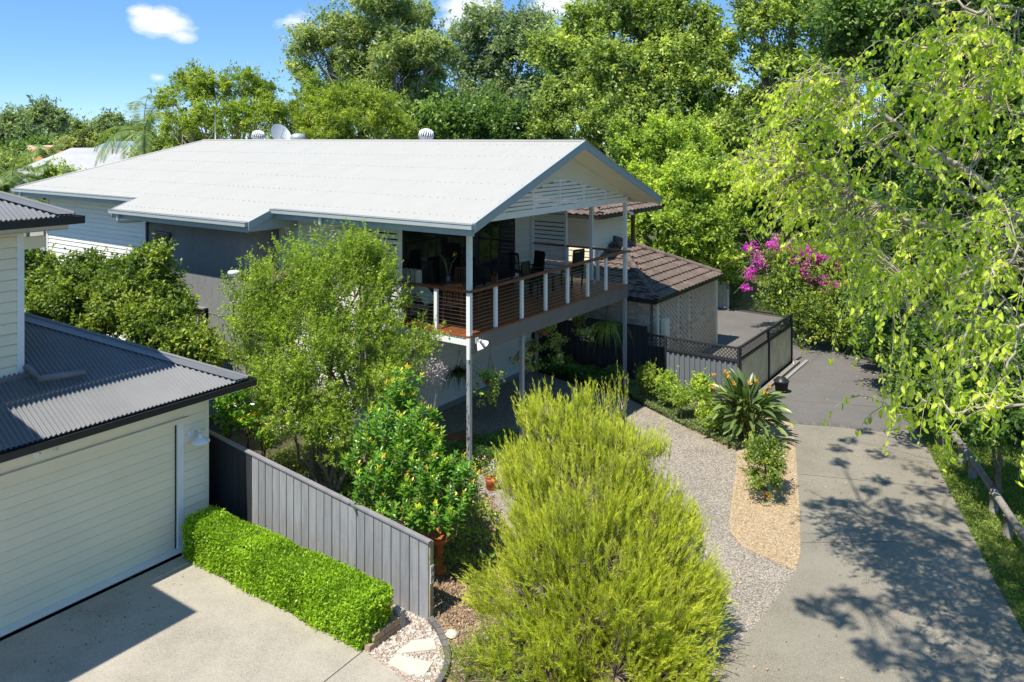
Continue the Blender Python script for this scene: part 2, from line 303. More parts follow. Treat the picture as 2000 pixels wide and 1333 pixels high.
class MB:
    def __init__(s): s.v = []; s.f = []; s.sm = []
    def add(s, vs, fs, smooth=False):
        b = len(s.v); s.v += [tuple(x) for x in vs]; s.f += [tuple(i + b for i in f) for f in fs]; s.sm += [smooth] * len(fs); return s
    def box(s, x0, x1, y0, y1, z0, z1):
        return s.add([(x0, y0, z0), (x1, y0, z0), (x1, y1, z0), (x0, y1, z0), (x0, y0, z1), (x1, y0, z1), (x1, y1, z1), (x0, y1, z1)],
                     [(3, 2, 1, 0), (4, 5, 6, 7), (0, 1, 5, 4), (1, 2, 6, 5), (2, 3, 7, 6), (3, 0, 4, 7)])
    def quad(s, a, b, c, d): return s.add([a, b, c, d], [(0, 1, 2, 3)])
    def poly(s, pts, z0, z1):
        n = len(pts); area = sum(pts[i][0] * pts[(i + 1) % n][1] - pts[(i + 1) % n][0] * pts[i][1] for i in range(n))
        if area < 0: pts = pts[::-1]
        vs = [(p[0], p[1], z0) for p in pts] + [(p[0], p[1], z1) for p in pts]
        return s.add(vs, [tuple(range(n))[::-1], tuple(range(n, 2 * n))] + [(i, (i + 1) % n, n + (i + 1) % n, n + i) for i in range(n)])
    def prism(s, pts3, vec):
        "a flat 3-D outline pushed along vec"
        n = len(pts3); vec = Vector(vec); a = [Vector(p) for p in pts3]; b = [p + vec for p in a]
        return s.add(a + b, [tuple(range(n))[::-1], tuple(range(n, 2 * n))] + [(i, (i + 1) % n, n + (i + 1) % n, n + i) for i in range(n)])
    def bar(s, a, b, w, h=None, up=(0, 0, 1)):
        a = Vector(a); b = Vector(b); h = w if h is None else h; d = (b - a).normalized(); up = Vector(up)
        if abs(d.dot(up)) > .98: up = Vector((1, 0, 0))
        x = d.cross(up).normalized() * w / 2; y = x.cross(d).normalized() * h / 2
        vs = [a - x - y, a + x - y, a + x + y, a - x + y, b - x - y, b + x - y, b + x + y, b - x + y]
        return s.add(vs, [(3, 2, 1, 0), (4, 5, 6, 7), (0, 1, 5, 4), (1, 2, 6, 5), (2, 3, 7, 6), (3, 0, 4, 7)])
    def tube(s, pts, r, n=6, cap=True):
        pts = [Vector(p) for p in pts]; m = len(pts)
        if isinstance(r, (int, float)): r = [r] * m
        vs = []; ref = None
        for i, p in enumerate(pts):
            d = (pts[min(i + 1, m - 1)] - pts[max(i - 1, 0)])
            d = d.normalized() if d.length > 1e-9 else Vector((0, 0, 1))
            if ref is None: ref = Vector((0, 0, 1)) if abs(d.z) < .9 else Vector((1, 0, 0))
            x = d.cross(ref).normalized(); y = d.cross(x).normalized(); ref = -y if False else ref
            for k in range(n):
                a = 2 * math.pi * k / n; vs.append(p + (x * math.cos(a) + y * math.sin(a)) * r[i])
        fs = [(i * n + k, i * n + (k + 1) % n, (i + 1) * n + (k + 1) % n, (i + 1) * n + k) for i in range(m - 1) for k in range(n)]
        b = len(s.v); s.add(vs, fs, True)
        if cap:
            s.f += [tuple(b + k for k in range(n)), tuple(b + (m - 1) * n + k for k in range(n))[::-1]]; s.sm += [False, False]
        return s
    def lathe(s, prof, c=(0, 0, 0), n=16, cap=False):
        m = len(prof); vs = [(c[0] + r * math.cos(2 * math.pi * k / n), c[1] + r * math.sin(2 * math.pi * k / n), c[2] + z) for r, z in prof for k in range(n)]
        s.add(vs, [(i * n + k, i * n + (k + 1) % n, (i + 1) * n + (k + 1) % n, (i + 1) * n + k) for i in range(m - 1) for k in range(n)], True)
        return s
    def build(s, name, mt, parent=None, local=False, bevel=0.0):
        me = bpy.data.meshes.new(name)
        off = (0, 0, 0) if (local or parent is None) else root_off(parent)
        me.from_pydata([(v[0] - off[0], v[1] - off[1], v[2] - off[2]) for v in s.v], [], s.f)
        me.polygons.foreach_set('use_smooth', s.sm)
        me.materials.append(M[mt] if isinstance(mt, str) else mt); me.update()
        o = raw_obj(name, me, parent)
        if bevel:
            b = o.modifiers.new('edge', 'BEVEL'); b.width = bevel; b.segments = 2; b.limit_method = 'ANGLE'
        return o
CUBES = {}
def piece(name, mt, parent, x0, x1, y0, y1, z0, z1, rx=0.0, ry=0.0):
    "one block-shaped piece; alike pieces share one unit mesh"
    if mt not in CUBES:
        me = bpy.data.meshes.new('unit_' + mt)
        b = MB().box(-.5, .5, -.5, .5, -.5, .5); me.from_pydata(b.v, [], b.f); me.materials.append(M[mt]); me.update(); CUBES[mt] = me
    off = root_off(parent)
    return raw_obj(name, CUBES[mt], parent, ((x0 + x1) / 2 - off[0], (y0 + y1) / 2 - off[1], (z0 + z1) / 2 - off[2]), (x1 - x0, y1 - y0, z1 - z0), (rx, ry, 0) if (rx or ry) else None)
def bar_piece(name, mt, parent, a, b, w, h=None):
    "a straight bar between two points, from the same unit mesh"
    o = piece(name, mt, parent, 0, 1, 0, 1, 0, 1)
    a = Vector(a); b = Vector(b); off = Vector(root_off(parent)); d = b - a
    o.location = (a + b) / 2 - off; o.rotation_mode = 'QUATERNION'; o.rotation_quaternion = d.to_track_quat('X', 'Z'); o.scale = (d.length, w, h or w)
    return o
def np_mesh(name, V, F, mt, parent=None, tint=None, smooth=False, loc=None):
    "V (n,3), F (m,4) int"
    me = bpy.data.meshes.new(name); k = F.shape[1]
    me.vertices.add(len(V)); me.vertices.foreach_set('co', V.astype(np.float32).ravel())
    me.loops.add(F.size); me.loops.foreach_set('vertex_index', F.astype(np.int32).ravel())
    me.polygons.add(len(F)); me.polygons.foreach_set('loop_start', np.arange(0, F.size, k, dtype=np.int32))
    if smooth: me.polygons.foreach_set('use_smooth', np.ones(len(F), bool))
    if tint is not None:
        a = me.attributes.new('tint', 'FLOAT', 'FACE'); a.data.foreach_set('value', tint.astype(np.float32))
    me.materials.append(mt); me.update(calc_edges=True)
    return raw_obj(name, me, parent, loc)
def unit(a): return a / np.maximum(np.linalg.norm(a, axis=1, keepdims=True), 1e-9)
def rand_dir(n): return unit(rng.normal(size=(n, 3)))
def leaf_arrays(P, D, N, L, W, T, oval=False, fold=.22):
    D = unit(D); S = unit(np.cross(D, N)); N = np.cross(S, D); L = L[:, None]; W = W[:, None]; n = len(P)
    if not oval:
        V = np.stack([P, P + D * L * .45 + S * W / 2 + N * W * fold, P + D * L, P + D * L * .45 - S * W / 2 + N * W * fold], 1).reshape(-1, 3)
        return V, np.arange(n * 4).reshape(n, 4), T
    bend = -N * L * .12
    V = np.stack([P, P + D * L * .28 + S * W * .45 + N * W * fold, P + D * L * .68 + S * W * .40 + N * W * fold + bend * .4, P + D * L + bend * 1.3,
                  P + D * L * .68 - S * W * .40 + N * W * fold + bend * .4, P + D * L * .28 - S * W * .45 + N * W * fold], 1).reshape(-1, 3)
    b = (np.arange(n) * 6)[:, None]
    F = np.concatenate([b + np.array([[0, 1, 2, 3]]), b + np.array([[0, 3, 4, 5]])], 1).reshape(-1, 4)
    return V, F, np.repeat(T, 2)
def leaves_obj(name, arrs, mt, parent, kind=None):
    Vs, Fs, Ts = [], [], []; b = 0
    for V, F, T in arrs: Vs.append(V); Fs.append(F + b); Ts.append(T); b += len(V)
    o = np_mesh(name, np.concatenate(Vs), np.concatenate(Fs), LF[mt] if isinstance(mt, str) else mt, parent, np.concatenate(Ts))
    if kind: o['kind'] = kind
    return o
def clump_leaves(C, Rr, per, size, up=.6, droop=0.0, aspect=.5, tvar=.25, oval=False, flat=.75, hollow=.45, ctint=None, needle=False):
    "leaf sprays around clump centres C with radii Rr"
    n = len(C) * per
    idx = np.repeat(np.arange(len(C)), per)
    d = rand_dir(n); rad = (hollow + (1 - hollow) * rng.random(n) ** .6)[:, None]
    off = d * rad * Rr[idx][:, None]; off[:, 2] *= flat
    P = C[idx] + off
    N = unit(d * .8 + np.array([0, 0, up]) + rng.normal(size=(n, 3)) * .45)
    D = np.cross(N, rand_dir(n)); D = unit(D) * .8 + d * .5; D[:, 2] -= droop
    L = size * rng.uniform(.7, 1.25, n); W = L * aspect * rng.uniform(.8, 1.2, n)
    base = rng.uniform(.25, .75, len(C)) if ctint is None else ctint
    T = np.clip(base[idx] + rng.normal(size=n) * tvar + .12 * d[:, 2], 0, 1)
    return leaf_arrays(P, D, N, L, W, T, oval)
def spray_leaves(C, Rr, cen, per, size, aspect, ct, tvar=.15, sh=5, lift=.75, jit=.16, droop=0.0, oval=False, width=None):
    "leaves strung along short shoots that fan outward and up from every clump centre"
    K = len(C); n = K * per; idx = np.repeat(np.arange(K), per); out = unit(C - cen)
    dirs = unit(np.repeat(out, sh, 0) * .55 + np.array([0, 0, lift]) + rng.normal(size=(K * sh, 3)) * .62)
    org = np.repeat(C, sh, 0) + rng.normal(size=(K * sh, 3)) * np.repeat(Rr, sh)[:, None] * .38; ln = np.exp(rng.normal(0, .4, K * sh)).clip(.4, 2.2) * np.repeat(Rr, sh) * 1.15
    so = rng.integers(0, sh, n) + idx * sh; tt = rng.random(n) ** .8
    P = org[so] + dirs[so] * (tt * ln[so])[:, None] + rng.normal(size=(n, 3)) * (Rr[idx] * jit * (1.25 - tt))[:, None]
    D = unit(dirs[so] * .45 + rand_dir(n)); D[:, 2] -= droop; N = unit(rng.normal(size=(n, 3)) + np.array([0, 0, .75]))
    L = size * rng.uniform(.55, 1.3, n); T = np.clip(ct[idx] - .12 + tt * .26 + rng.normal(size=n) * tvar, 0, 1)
    return leaf_arrays(P, D, N, L, L * aspect, T, oval)
def lobe_points(lobes, K, lo=-.35, rmin=.72, rmax=1.05, rough=False):
    "clump centres near the skin of a set of ellipsoid lobes (x,y,z,rx,ry,rz)"
    Lb = np.array(lobes, float)
    if rough:
        ex = []
        for l_ in Lb:
            for _ in range(5):
                dd = rand_dir(1)[0]; dd[2] = dd[2] * .8 + .1; f = rng.uniform(.3, .55); ex.append(np.r_[l_[:3] + dd * l_[3:6] * rng.uniform(.7, 1.05), l_[3:6] * f * [1, 1, rng.uniform(.6, 1.1)]])
        Lb[:, 3:6] *= .9; Lb = np.vstack([Lb, np.array(ex)])
    w = Lb[:, 3] * Lb[:, 5]; w = w / w.sum()
    out = []
    while len(out) < K:
        i = rng.choice(len(Lb), p=w); d = rand_dir(1)[0]
        if d[2] < lo and rng.random() < .75: continue
        r = rmax - (rmax - rmin * .8) * rng.random() ** 1.3; p = Lb[i, :3] + d * Lb[i, 3:6] * r
        # keep it off the deep inside of the others
        q = (p - Lb[:, :3]) / Lb[:, 3:6]; q = (q ** 2).sum(1); q[i] = 9
        if (q < .35).any(): continue
        out.append(p)
    return np.array(out)
def limb(mb, a, b, r0, r1, sag=.12, seg=5, n=6, wob=.06):
    a = Vector(a); b = Vector(b); L = (b - a).length; pts = []
    for i in range(seg + 1):
        t = i / seg; p = a.lerp(b, t); p.z += math.sin(t * math.pi) * L * sag
        if 0 < i < seg: p += Vector([random.uniform(-1, 1) * L * wob for _ in range(3)])
        pts.append(p)
    mb.tube(pts, [r0 + (r1 - r0) * i / seg for i in range(seg + 1)], n)
    return pts
def bz(px, py, d, rpx, ry=None, deep=None):
    "a lobe: centre seen at px,py at distance d, radius rpx pixels of the survey photograph"
    c = at(px, py, d); r = rpx * d / FP; r2 = (ry if ry else rpx) * d / FP
    return (c.x, c.y, c.z, r, deep if deep else r, r2)
def tree(name, label, lobes, base, leaf, K, per, size, cr=.5, tr=.25, bark='bark', up=.5, droop=.1, aspect=.5, limbs=14, group=None, lo=-.35, rmin=.72, oval=False, hollow=.4, fork=.35, cat='tree', tvar=.2, sub=True, flat=.75, extra=None):
    x, y = base
    t = thing(name, label, cat, (x, y, 0), 0, group, (x, y, 0))
    C = lobe_points(lobes, int(K * 1.45), lo, rmin, rough=True)
    Lb_ = np.array(lobes, float); nv = int(len(lobes) * 1.1); vi = rng.integers(0, len(lobes), nv)
    vc = Lb_[vi, :3] + rand_dir(nv) * Lb_[vi, 3:6] * .95; vr = Lb_[vi, 3] * rng.uniform(.22, .45, nv)
    dd_ = ((C[:, None, :] - vc[None]) ** 2).sum(2) ** .5
    C = C[~(dd_ < vr[None]).any(1)][:int(K * 1.3)] if (~(dd_ < vr[None]).any(1)).sum() > K * .4 else C[:K]; K = len(C)
    Rr = .82 * cr * np.exp(rng.normal(-.1, .38, K)).clip(.4, 1.7)
    lt = rng.uniform(-.1, .1, len(lobes)); li = np.argmin(((C[:, None, :] - Lb_[None, :, :3]) ** 2).sum(2), 1)
    ct = np.clip(rng.normal(.46, .17, K) + lt[li], .05, .95)
    cen_ = Lb_[:, :3].mean(0) - [0, 0, Lb_[:, 5].mean()]
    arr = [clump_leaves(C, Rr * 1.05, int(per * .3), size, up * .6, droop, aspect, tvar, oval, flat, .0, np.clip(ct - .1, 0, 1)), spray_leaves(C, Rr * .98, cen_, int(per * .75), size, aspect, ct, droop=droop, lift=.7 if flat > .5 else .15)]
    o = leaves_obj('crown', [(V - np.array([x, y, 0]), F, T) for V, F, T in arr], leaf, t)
    mb = MB(); Lb = np.array(lobes); top = Lb[:, 2].max(); low = Lb[:, 2].min(); cen = Lb[:, :3].mean(0)
    fz = max(.6, low * fork + .2)
    f = Vector((x + (cen[0] - x) * .25, y + (cen[1] - y) * .25, fz))
    limb(mb, (x, y, -.1), f, tr, tr * .8, 0, 4, 9, .02)
    for l_ in lobes:
        e = Vector(l_[:3])
        pts = limb(mb, f, e, tr * .55, tr * .16, .04, 6, 6, .05)
        if sub:
            near = np.argsort(((C - np.array(l_[:3])) ** 2).sum(1))[:limbs]
            for k in near[::2]:
                limb(mb, pts[random.choice((3, 4, 5))], C[k], tr * .16, tr * .04, .05, 4, 5, .06)
    mb.build('trunk', bark, t)
    return t, C
# ------------------------------------------------------------------ the ground and its surfaces
def sheet(name, pts, z, mt, kind='structure', thick=0.0, ext=None):
    P = [spot(*p) if len(p) == 2 else (p[0], p[1]) for p in pts]
    o = MB().poly(P, z - .12 if not thick else z - thick, z).build(name, mt)
    o['kind'] = kind
    return o
g = MB().quad((-700, -120, 0), (700, -120, 0), (700, 1100, 0), (-700, 1100, 0)).build('ground', 'ground'); g['kind'] = 'structure'
def W(v, u): x, y = grid(v, u); return (x, y, 0)
sheet('garden_soil', [W(-7, 30), W(8.2, 30), W(8.2, -3.1), (1440, 885), (1430, 960), (1420, 1040), (1300, 1420), (900, 1420), (842, 1214), W(-4.3, 2)], .004, 'soil')
sheet('mulch_bed', [(700, 1140), (842, 1214), (858, 1240), (873, 1275), (872, 1310), (860, 1420), (1500, 1500), (1440, 1262), (1300, 1000), (1000, 940), (960, 960), (900, 960), (760, 1000)], .008, 'mulch')
sheet('aggregate_drive', [W(-.4, -1.0), W(-.4, 1.1), W(0.1, 3.6), W(7.9, 3.6), W(7.2, 1.5), (1232, 782), (1345, 838), (1440, 884), (1440, 930), (1426, 1010), (1427, 1042), (1450, 1070), (1554, 1117), (1500, 1196), (1438, 1264), (1330, 1420), (1000, 1150), (940, 1000)], .012, 'aggregate')
sheet('concrete_drive', [(1548, 826), (1553, 870), (1562, 995), (1564, 1082), (1554, 1117), (1500, 1196), (1438, 1264), (1300, 1500), (900, 2600), (2900, 2600), (2400, 1850), (2000, 1240), (1942, 1135), (1894, 1039), (1820, 894), (1787, 836), (1715, 841), (1640, 832)], .016, 'concrete_drive')
sheet('asphalt_drive', [W(8.3, -3.25), (1395, 800), (1500, 790), (1548, 826), (1640, 832), (1715, 841), (1787, 836), (1760, 790), (1738, 755), (1712, 712), (1690, 682), (1650, 668), (1590, 655), (1540, 620), (1500, 612), (1400, 603), W(14.6, 12), W(8.3, 12)], .020, 'asphalt')
sheet('pebble_bed', [(1440, 884), (1437, 930), (1425, 1010), (1427, 1042), (1450, 1070), (1554, 1117), (1564, 1082), (1562, 995), (1553, 870), (1548, 826), (1490, 800), (1400, 800), (1345, 838)], .024, 'pebble')
sheet('pale_driveway', [W(-18, 2.35), W(-5.4, 2.35), (345, 1077), (372, 1095), (491, 1154), (611, 1225), (709, 1272), (790, 1332), (880, 1420), (1000, 1600), (500, 3000), (-900, 3000), (-1500, 1800)], .016, 'concrete_pale')
sheet('white_gravel_path', [(742, 1160), (842, 1214), (858, 1240), (873, 1275), (872, 1310), (860, 1420), (880, 1420), (790, 1332), (709, 1272), (745, 1225)], .020, 'white_gravel')
sheet('grass_verge', [(1787, 836), (1820, 894), (1894, 1039), (1942, 1135), (2000, 1240), (2400, 1850), (3600, 1600), (2600, 800), (1900, 640), (1735, 640), (1712, 712), (1738, 755), (1760, 790)], .012, 'lawn')
sheet('back_lawn', [(1395, 602), (1500, 611), (1540, 619), (1590, 655), (1800, 640), (1800, 480), (1200, 480), (1200, 520)], .008, 'lawn')
# joints in the slabs, kerb course and edging: each a strip with its own depth
def line_strip(name, a, b, w, z, mt, kind='structure'):
    A, B = Vector((*spot(*a), z)), Vector((*spot(*b), z))
    o = MB().bar(A, B, w, .012).build(name, mt); o['kind'] = kind; return o
M['joint'] = mat('joint', (.075, .07, .06), .95, .1)
line_strip('slab_joint', (709, 1274), (620, 1345), .018, .0125, 'joint')
line_strip('slab_joint', (1562, 928), (1835, 955), .014, .0125, 'joint')
line_strip('slab_joint', (1563, 1062), (1900, 1058), .012, .0125, 'joint')
line_strip('slab_joint', (1495, 770), (1610, 690), .014, .0165, 'joint')
line_strip('slab_joint', (1548, 784), (1765, 800), .014, .0165, 'joint')
# a course of setts where the asphalt meets the concrete
kerb = thing('paver_course', 'thin row of grey pavers across the driveway where dark paving meets concrete', 'paving', (0, 0, 0))
P0 = [spot(1550, 827), spot(1640, 833), spot(1715, 842), spot(1787, 837)]
for (x0, y0), (x1, y1) in zip(P0, P0[1:]):
    n = int(math.hypot(x1 - x0, y1 - y0) / .115)
    for i in range(n):
        a, b = (i + .04) / n, (i + .96) / n
        bar_piece('paver', 'block_grey', kerb, (x0 + (x1 - x0) * a, y0 + (y1 - y0) * a, .014), (x0 + (x1 - x0) * b, y0 + (y1 - y0) * b, .014), .2, .022)

# ------------------------------------------------------------------ shared builders
def corr(name, mt, parent, lo, hi, s0, s1, pitch=.076, amp=.009, nrm=(0, 0, 1), per=6):
    n = max(2, int(round((s1 - s0) / (pitch / per)))); S = np.linspace(s0, s1, n + 1)
    off = root_off(parent); nr = np.array(Vector(nrm).normalized())
    w = amp * np.cos(S / pitch * 2 * math.pi)
    A = np.array([lo(s) for s in S]) - off + nr * w[:, None]; B = np.array([hi(s) for s in S]) - off + nr * w[:, None]
    V = np.stack([A, B], 1).reshape(-1, 3); i = np.arange(n) * 2
    F = np.stack([i, i + 2, i + 3, i + 1], 1)
    return np_mesh(name, V, F, M[mt], parent, smooth=True)
def board_wall(parent, mt, face, c, a0, a1, z0, z1, pitch=.15, name='board', top=None, t=.024, start=0):
    """lapped boards on a wall. face '-v','+v': wall at v=c running a0..a1 in u; '-u','+u': wall at u=c running in v"""
    n = int(math.ceil((z1 - z0) / pitch)); out = []
    for i in range(n):
        za = z0 + i * pitch; zb = min(za + pitch - .013, z1)
        if zb - za < .03: continue
        b0, b1 = a0, a1
        if top: b0, b1 = top(za, a0, a1)
        if b1 - b0 < .1: continue
        s = -1 if face[0] == '-' else 1; tilt = math.atan2(t * 1.1, pitch)
        if face[1] == 'v':
            o = piece(name, mt, parent, c + s * .002 + (-t if s < 0 else 0), c + s * .002 + (0 if s < 0 else t), b0, b1, za, zb, ry=(tilt if s < 0 else -tilt) * -1 * -1)
        else:
            o = piece(name, mt, parent, b0, b1, c + s * .002 + (-t if s < 0 else 0), c + s * .002 + (0 if s < 0 else t), za, zb, rx=(-tilt if s < 0 else tilt))
        out.append(o)
    return out
def gutter(parent, mt, a, b, out, w=.11, h=.11, name='gutter'):
    "an open box gutter between grid points a and b (top back edge); out = outward unit vector"
    a = Vector(a); b = Vector(b); o = Vector(out); d = (b - a).normalized(); t = .006
    m = MB()
    def slab(p, q, x0, x1, z0, z1):
        vs = []
        for e in (p, q):
            for x, z in ((x0, z0), (x1, z0), (x1, z1), (x0, z1)): vs.append(e + o * x + Vector((0, 0, z)))
        m.add(vs, [(3, 2, 1, 0), (4, 5, 6, 7), (0, 1, 5, 4), (1, 2, 6, 5), (2, 3, 7, 6), (3, 0, 4, 7)])
    slab(a, b, 0, t, -h, 0); slab(a, b, t, w - t, -h, -h + t); slab(a, b, w - t, w, -h, -.012); slab(a, b, w - t, w + .012, -.012, 0)
    slab(a - d * t, a, 0, w, -h, 0); slab(b, b + d * t, 0, w, -h, 0)
    return m.build(name, mt, parent)

# ------------------------------------------------------------------ the white two-storey house
house = gthing('house', 'white two-storey house with long white corrugated roof, timber deck and gable of slats', 'house', 0, 0)
TP = .37; ZE = 5.826; VE = -.74; VR = 3.85; UF = -.708; UB = 20.25; ZR = ZE + (VR - VE) * TP
def zr(v): return ZE + (v - VE) * TP if v <= VR else ZR - (v - VR) * TP
VE2 = 2 * VR - VE
UH = UB - (VR - VE)
NL = Vector((-TP, 0, 1)).normalized(); NRr = Vector((TP, 0, 1)).normalized()
def vlow(u): return -1.53 if 5.75 < u < 12.13 else VE - .03
def vhi(u): return VR if u < UH else VR - (u - UH)
edges = [UF]
for a, b in ((UF, 5.75), (5.75, 12.13), (12.13, UH), (UH, UB)):
    n = max(1, round((b - a) / .762)); edges += [a + (b - a) * (i + 1) / n for i in range(n)]
for a, b in zip(edges, edges[1:]):
    m_ = (a + b) / 2; vl = vlow(m_)
    corr('roof_sheet', 'roof_white', house, lambda s: (vl, s, zr(vl)), lambda s: (max(vhi(s), vl + .01), s, zr(max(vhi(s), vl + .01))), a, b + .02, nrm=NL, amp=.0085)
for a, b in zip(edges[::2], edges[2::2] + [UB]):
    if b <= a: continue
    corr('roof_sheet', 'roof_white', house, lambda s: (VE2 + .03, s, zr(VE2 + .03)), lambda s: (2 * VR - vhi(s), s, zr(2 * VR - vhi(s))), a, b, nrm=NRr, amp=.0085)
for a, b in ((VE, VR), (VR, VE2)):      # hip end
    corr('roof_sheet', 'roof_white', house, lambda s: (s, UB + .03, ZE - .01), lambda s: (s, UB - abs((s - VE) if s < VR else (VE2 - s)), zr(s)), a, b, nrm=(0, TP, 1))
ms = MB()
for k, v in enumerate(np.linspace(-.5, 3.6, 6)):
    for i in range(int((UB - UF) / .228)):
        u = UF + .1 + i * .228 + random.uniform(-.02, .02)
        if u > UH and v > vhi(u) - .1: continue
        z = zr(v) + .012; ms.box(v - .009, v + .009, u - .009, u + .009, z - .01, z + .005)
        if k == 0 and 5.9 < u < 12: ms.box(-1.31, -1.29, u - .011, u + .011, zr(-1.3), zr(-1.3) + .018)
o = ms.build('roof_screws', 'galv', house); o['kind'] = 'stuff'
MB().tube([(VR, UF, ZR + .0), (VR, UH + .1, ZR + .0)], .045, 8).build('ridge_cap', 'roof_white', house)
for s in (-1, 1): MB().tube([(VR, UH, ZR), (VR + s * (VR - VE), UB, ZE + .01)], .04, 8).build('hip_cap', 'roof_white', house)
m = MB().prism([(-1.53, 5.75, zr(-1.53) - .01), (VR, 5.75, ZR - .01), (VR, 12.13, ZR - .01), (-1.53, 12.13, zr(-1.53) - .01)], (0, 0, -.02))
m.prism([(VE, UF + .02, ZE - .02), (VR, UF + .02, ZR - .02), (VR, 5.75, ZR - .02), (VE, 5.75, ZE - .02)], (0, 0, -.15))
m.build('roof_underlay', 'cream_lining', house)
# barges along the gable and the side of the stepped-out roof
for s in (-1, 1):
    e = VE - .03 if s < 0 else VE2 + .03
    MB().prism([(e, UF - .035, zr(e) + .012), (VR, UF - .035, ZR + .012), (VR, UF - .035, ZR - .19), (e, UF - .035, zr(e) - .19)], (0, .035, 0)).build('barge_board', 'trim_grey', house)
    MB().prism([(e, UF - .045, zr(e) + .026), (VR, UF - .045, ZR + .026), (VR, UF - .045, ZR - .002), (e, UF - .045, zr(e) - .002)], (0, .08, 0)).build('barge_cap', 'trim_grey' if s < 0 else 'roof_white', house)
for uu in (5.75, 12.13):
    d = -.035 if uu < 6 else .035
    MB().prism([(-1.55, uu, zr(-1.55) + .012), (VE - .05, uu, zr(VE - .05) + .012), (VE - .05, uu, zr(VE - .05) - .2), (-1.55, uu, zr(-1.55) - .2)], (0, d, 0)).build('barge_board', 'trim_grey', house)
    MB().prism([(-1.55, uu, zr(-1.55) - .19), (0.05, uu, zr(0) - .25), (0.05, uu + 0, zr(-1.55) - .24), (-1.55, uu, zr(-1.55) - .24)], (0, -d, 0)).build('soffit_trim', 'trim_grey', house)
for (u0, u1, vv) in ((UF, 5.78, VE - .02), (5.76, 12.13, -1.53), (12.16, UB, VE - .02)):
    z = zr(vv) - .005
    gutter(house, 'trim_grey', (vv - .015, u0 - .02, z), (vv - .015, u1, z), (-1, 0, 0))
    MB().box(vv - .012, vv + .012, u0, u1, z - .26, z - .02).build('fascia', 'trim_grey', house)
    MB().box(vv + .012, (0 if vv > -1 else -.76), max(u0 + .03, .10), u1 - .03, z - .25, z - .235).build('soffit', 'cream_lining', house)
gutter(house, 'trim_grey', (VE2 + .03, UF, ZE - .01), (VE2 + .03, UB, ZE - .01), (1, 0, 0))
gutter(house, 'trim_grey', (VE, UB + .03, ZE - .01), (VE2, UB + .03, ZE - .01), (0, 1, 0))
def spout(v, u, z):
    MB().tube([(v, u, z), (v, u, z - .2), (v + .03, u, z - .27), (v + .12, u, z - .29), (v + .75, u, z - .3)], .045, 8).build('downpipe', 'white_paint', house)
spout(VE - .08, 3.95, zr(VE) - .08); spout(-1.6, 11.7, zr(-1.53) - .08); spout(VE - .08, 19.7, zr(VE) - .08)
# raked lining under the deck roof (seen through the gable) and the eaves
for s in (-1, 1):
    e = VE + .02 if s < 0 else VE2 - .02
    MB().prism([(e, UF + .0, zr(e) - .195), (VR, UF + .0, ZR - .195), (VR, 3.44, ZR - .195), (e, 3.44, zr(e) - .195)], (0, 0, .018)).build('raked_soffit', 'cream_lining', house)
    MB().prism([(e, .10, zr(e) - .215), (VR, .10, ZR - .215), (VR, .12, ZR - .215), (e, .12, zr(e) - .215)], (0, 0, .018)).build('lining_joint', 'trim_grey', house)
# walls: a solid core with boards on it
MB().box(.03, 7.65, 3.5, 19.42, 0, 5.62).build('wall_core', 'board_white', house)
MB().prism([(.03, 3.5, 5.6), (7.65, 3.5, 5.6), (7.65, 3.5, zr(7.65) - .2), (VR, 3.5, ZR - .2), (.03, 3.5, zr(.03) - .2)], (0, .1, 0)).build('gable_wall', 'board_white', house)
MB().box(-.76, .03, 6.49, 11.6, 0, 5.50).build('grey_wall', 'grey_render', house)
for k in range(17): piece('panel_joint', 'grey_render', house, -.763, -.758, 6.6 + k * .3, 6.607 + k * .3, 0.05, 5.3)
piece('panel_joint', 'grey_render', house, -.772, -.755, 6.47, 11.62, 2.78, 2.80)
piece('corner_trim', 'fence_dark', house, -.80, -.74, 11.54, 11.63, 0, 5.35)
piece('corner_trim', 'grey_render', house, -.775, -.70, 6.475, 6.55, 0, 5.3)
def wall_v(u0, u1, z0, z1): board_wall(house, 'board_white', '-v', .03, u0, u1, z0, z1)
wall_v(11.62, 19.42, .1, 5.55); wall_v(3.46, 6.48, .1, 5.55)
piece('corner_board', 'white_paint', house, -.03, .07, 19.38, 19.47, 0, 5.6)
piece('corner_board', 'white_paint', house, -.02, .06, 6.40, 6.485, 0, 5.5)
piece('corner_board', 'white_paint', house, -.03, .06, 3.42, 3.50, 0, 5.5)
board_wall(house, 'board_white', '-u', 3.5, 6.72, 7.62, 3.2, 5.65, .19)
board_wall(house, 'board_white', '-u', 3.5, 2.74, 7.62, .12, 2.75, .19)
board_wall(house, 'board_white', '-u', 3.5, .05, 2.66, .12, 2.75, .19)
piece('corner_board', 'white_paint', house, 2.66, 2.74, 3.46, 3.5, .1, 2.8); piece('corner_board', 'white_paint', house, 7.60, 7.68, 3.45, 3.5, 0, 5.7)
board_wall(house, 'board_white', '+v', 7.65, 3.5, 19.4, .1, 5.5, .19)
MB().box(0.0, 7.7, 3.4, 3.5, 0, .14).build('slab_edge', 'concrete_kerb', house)
piece('garage_head_trim', 'white_paint', house, 2.74, 7.6, 3.44, 3.475, 2.55, 2.66)
# glass doors at the back of the deck
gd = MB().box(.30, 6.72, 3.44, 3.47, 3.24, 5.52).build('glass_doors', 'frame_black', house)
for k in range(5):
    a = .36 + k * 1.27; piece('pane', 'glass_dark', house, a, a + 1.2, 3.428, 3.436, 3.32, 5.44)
piece('door_side_panel', 'frame_black', house, 0.06, .30, 3.44, 3.49, 3.22, 5.6)
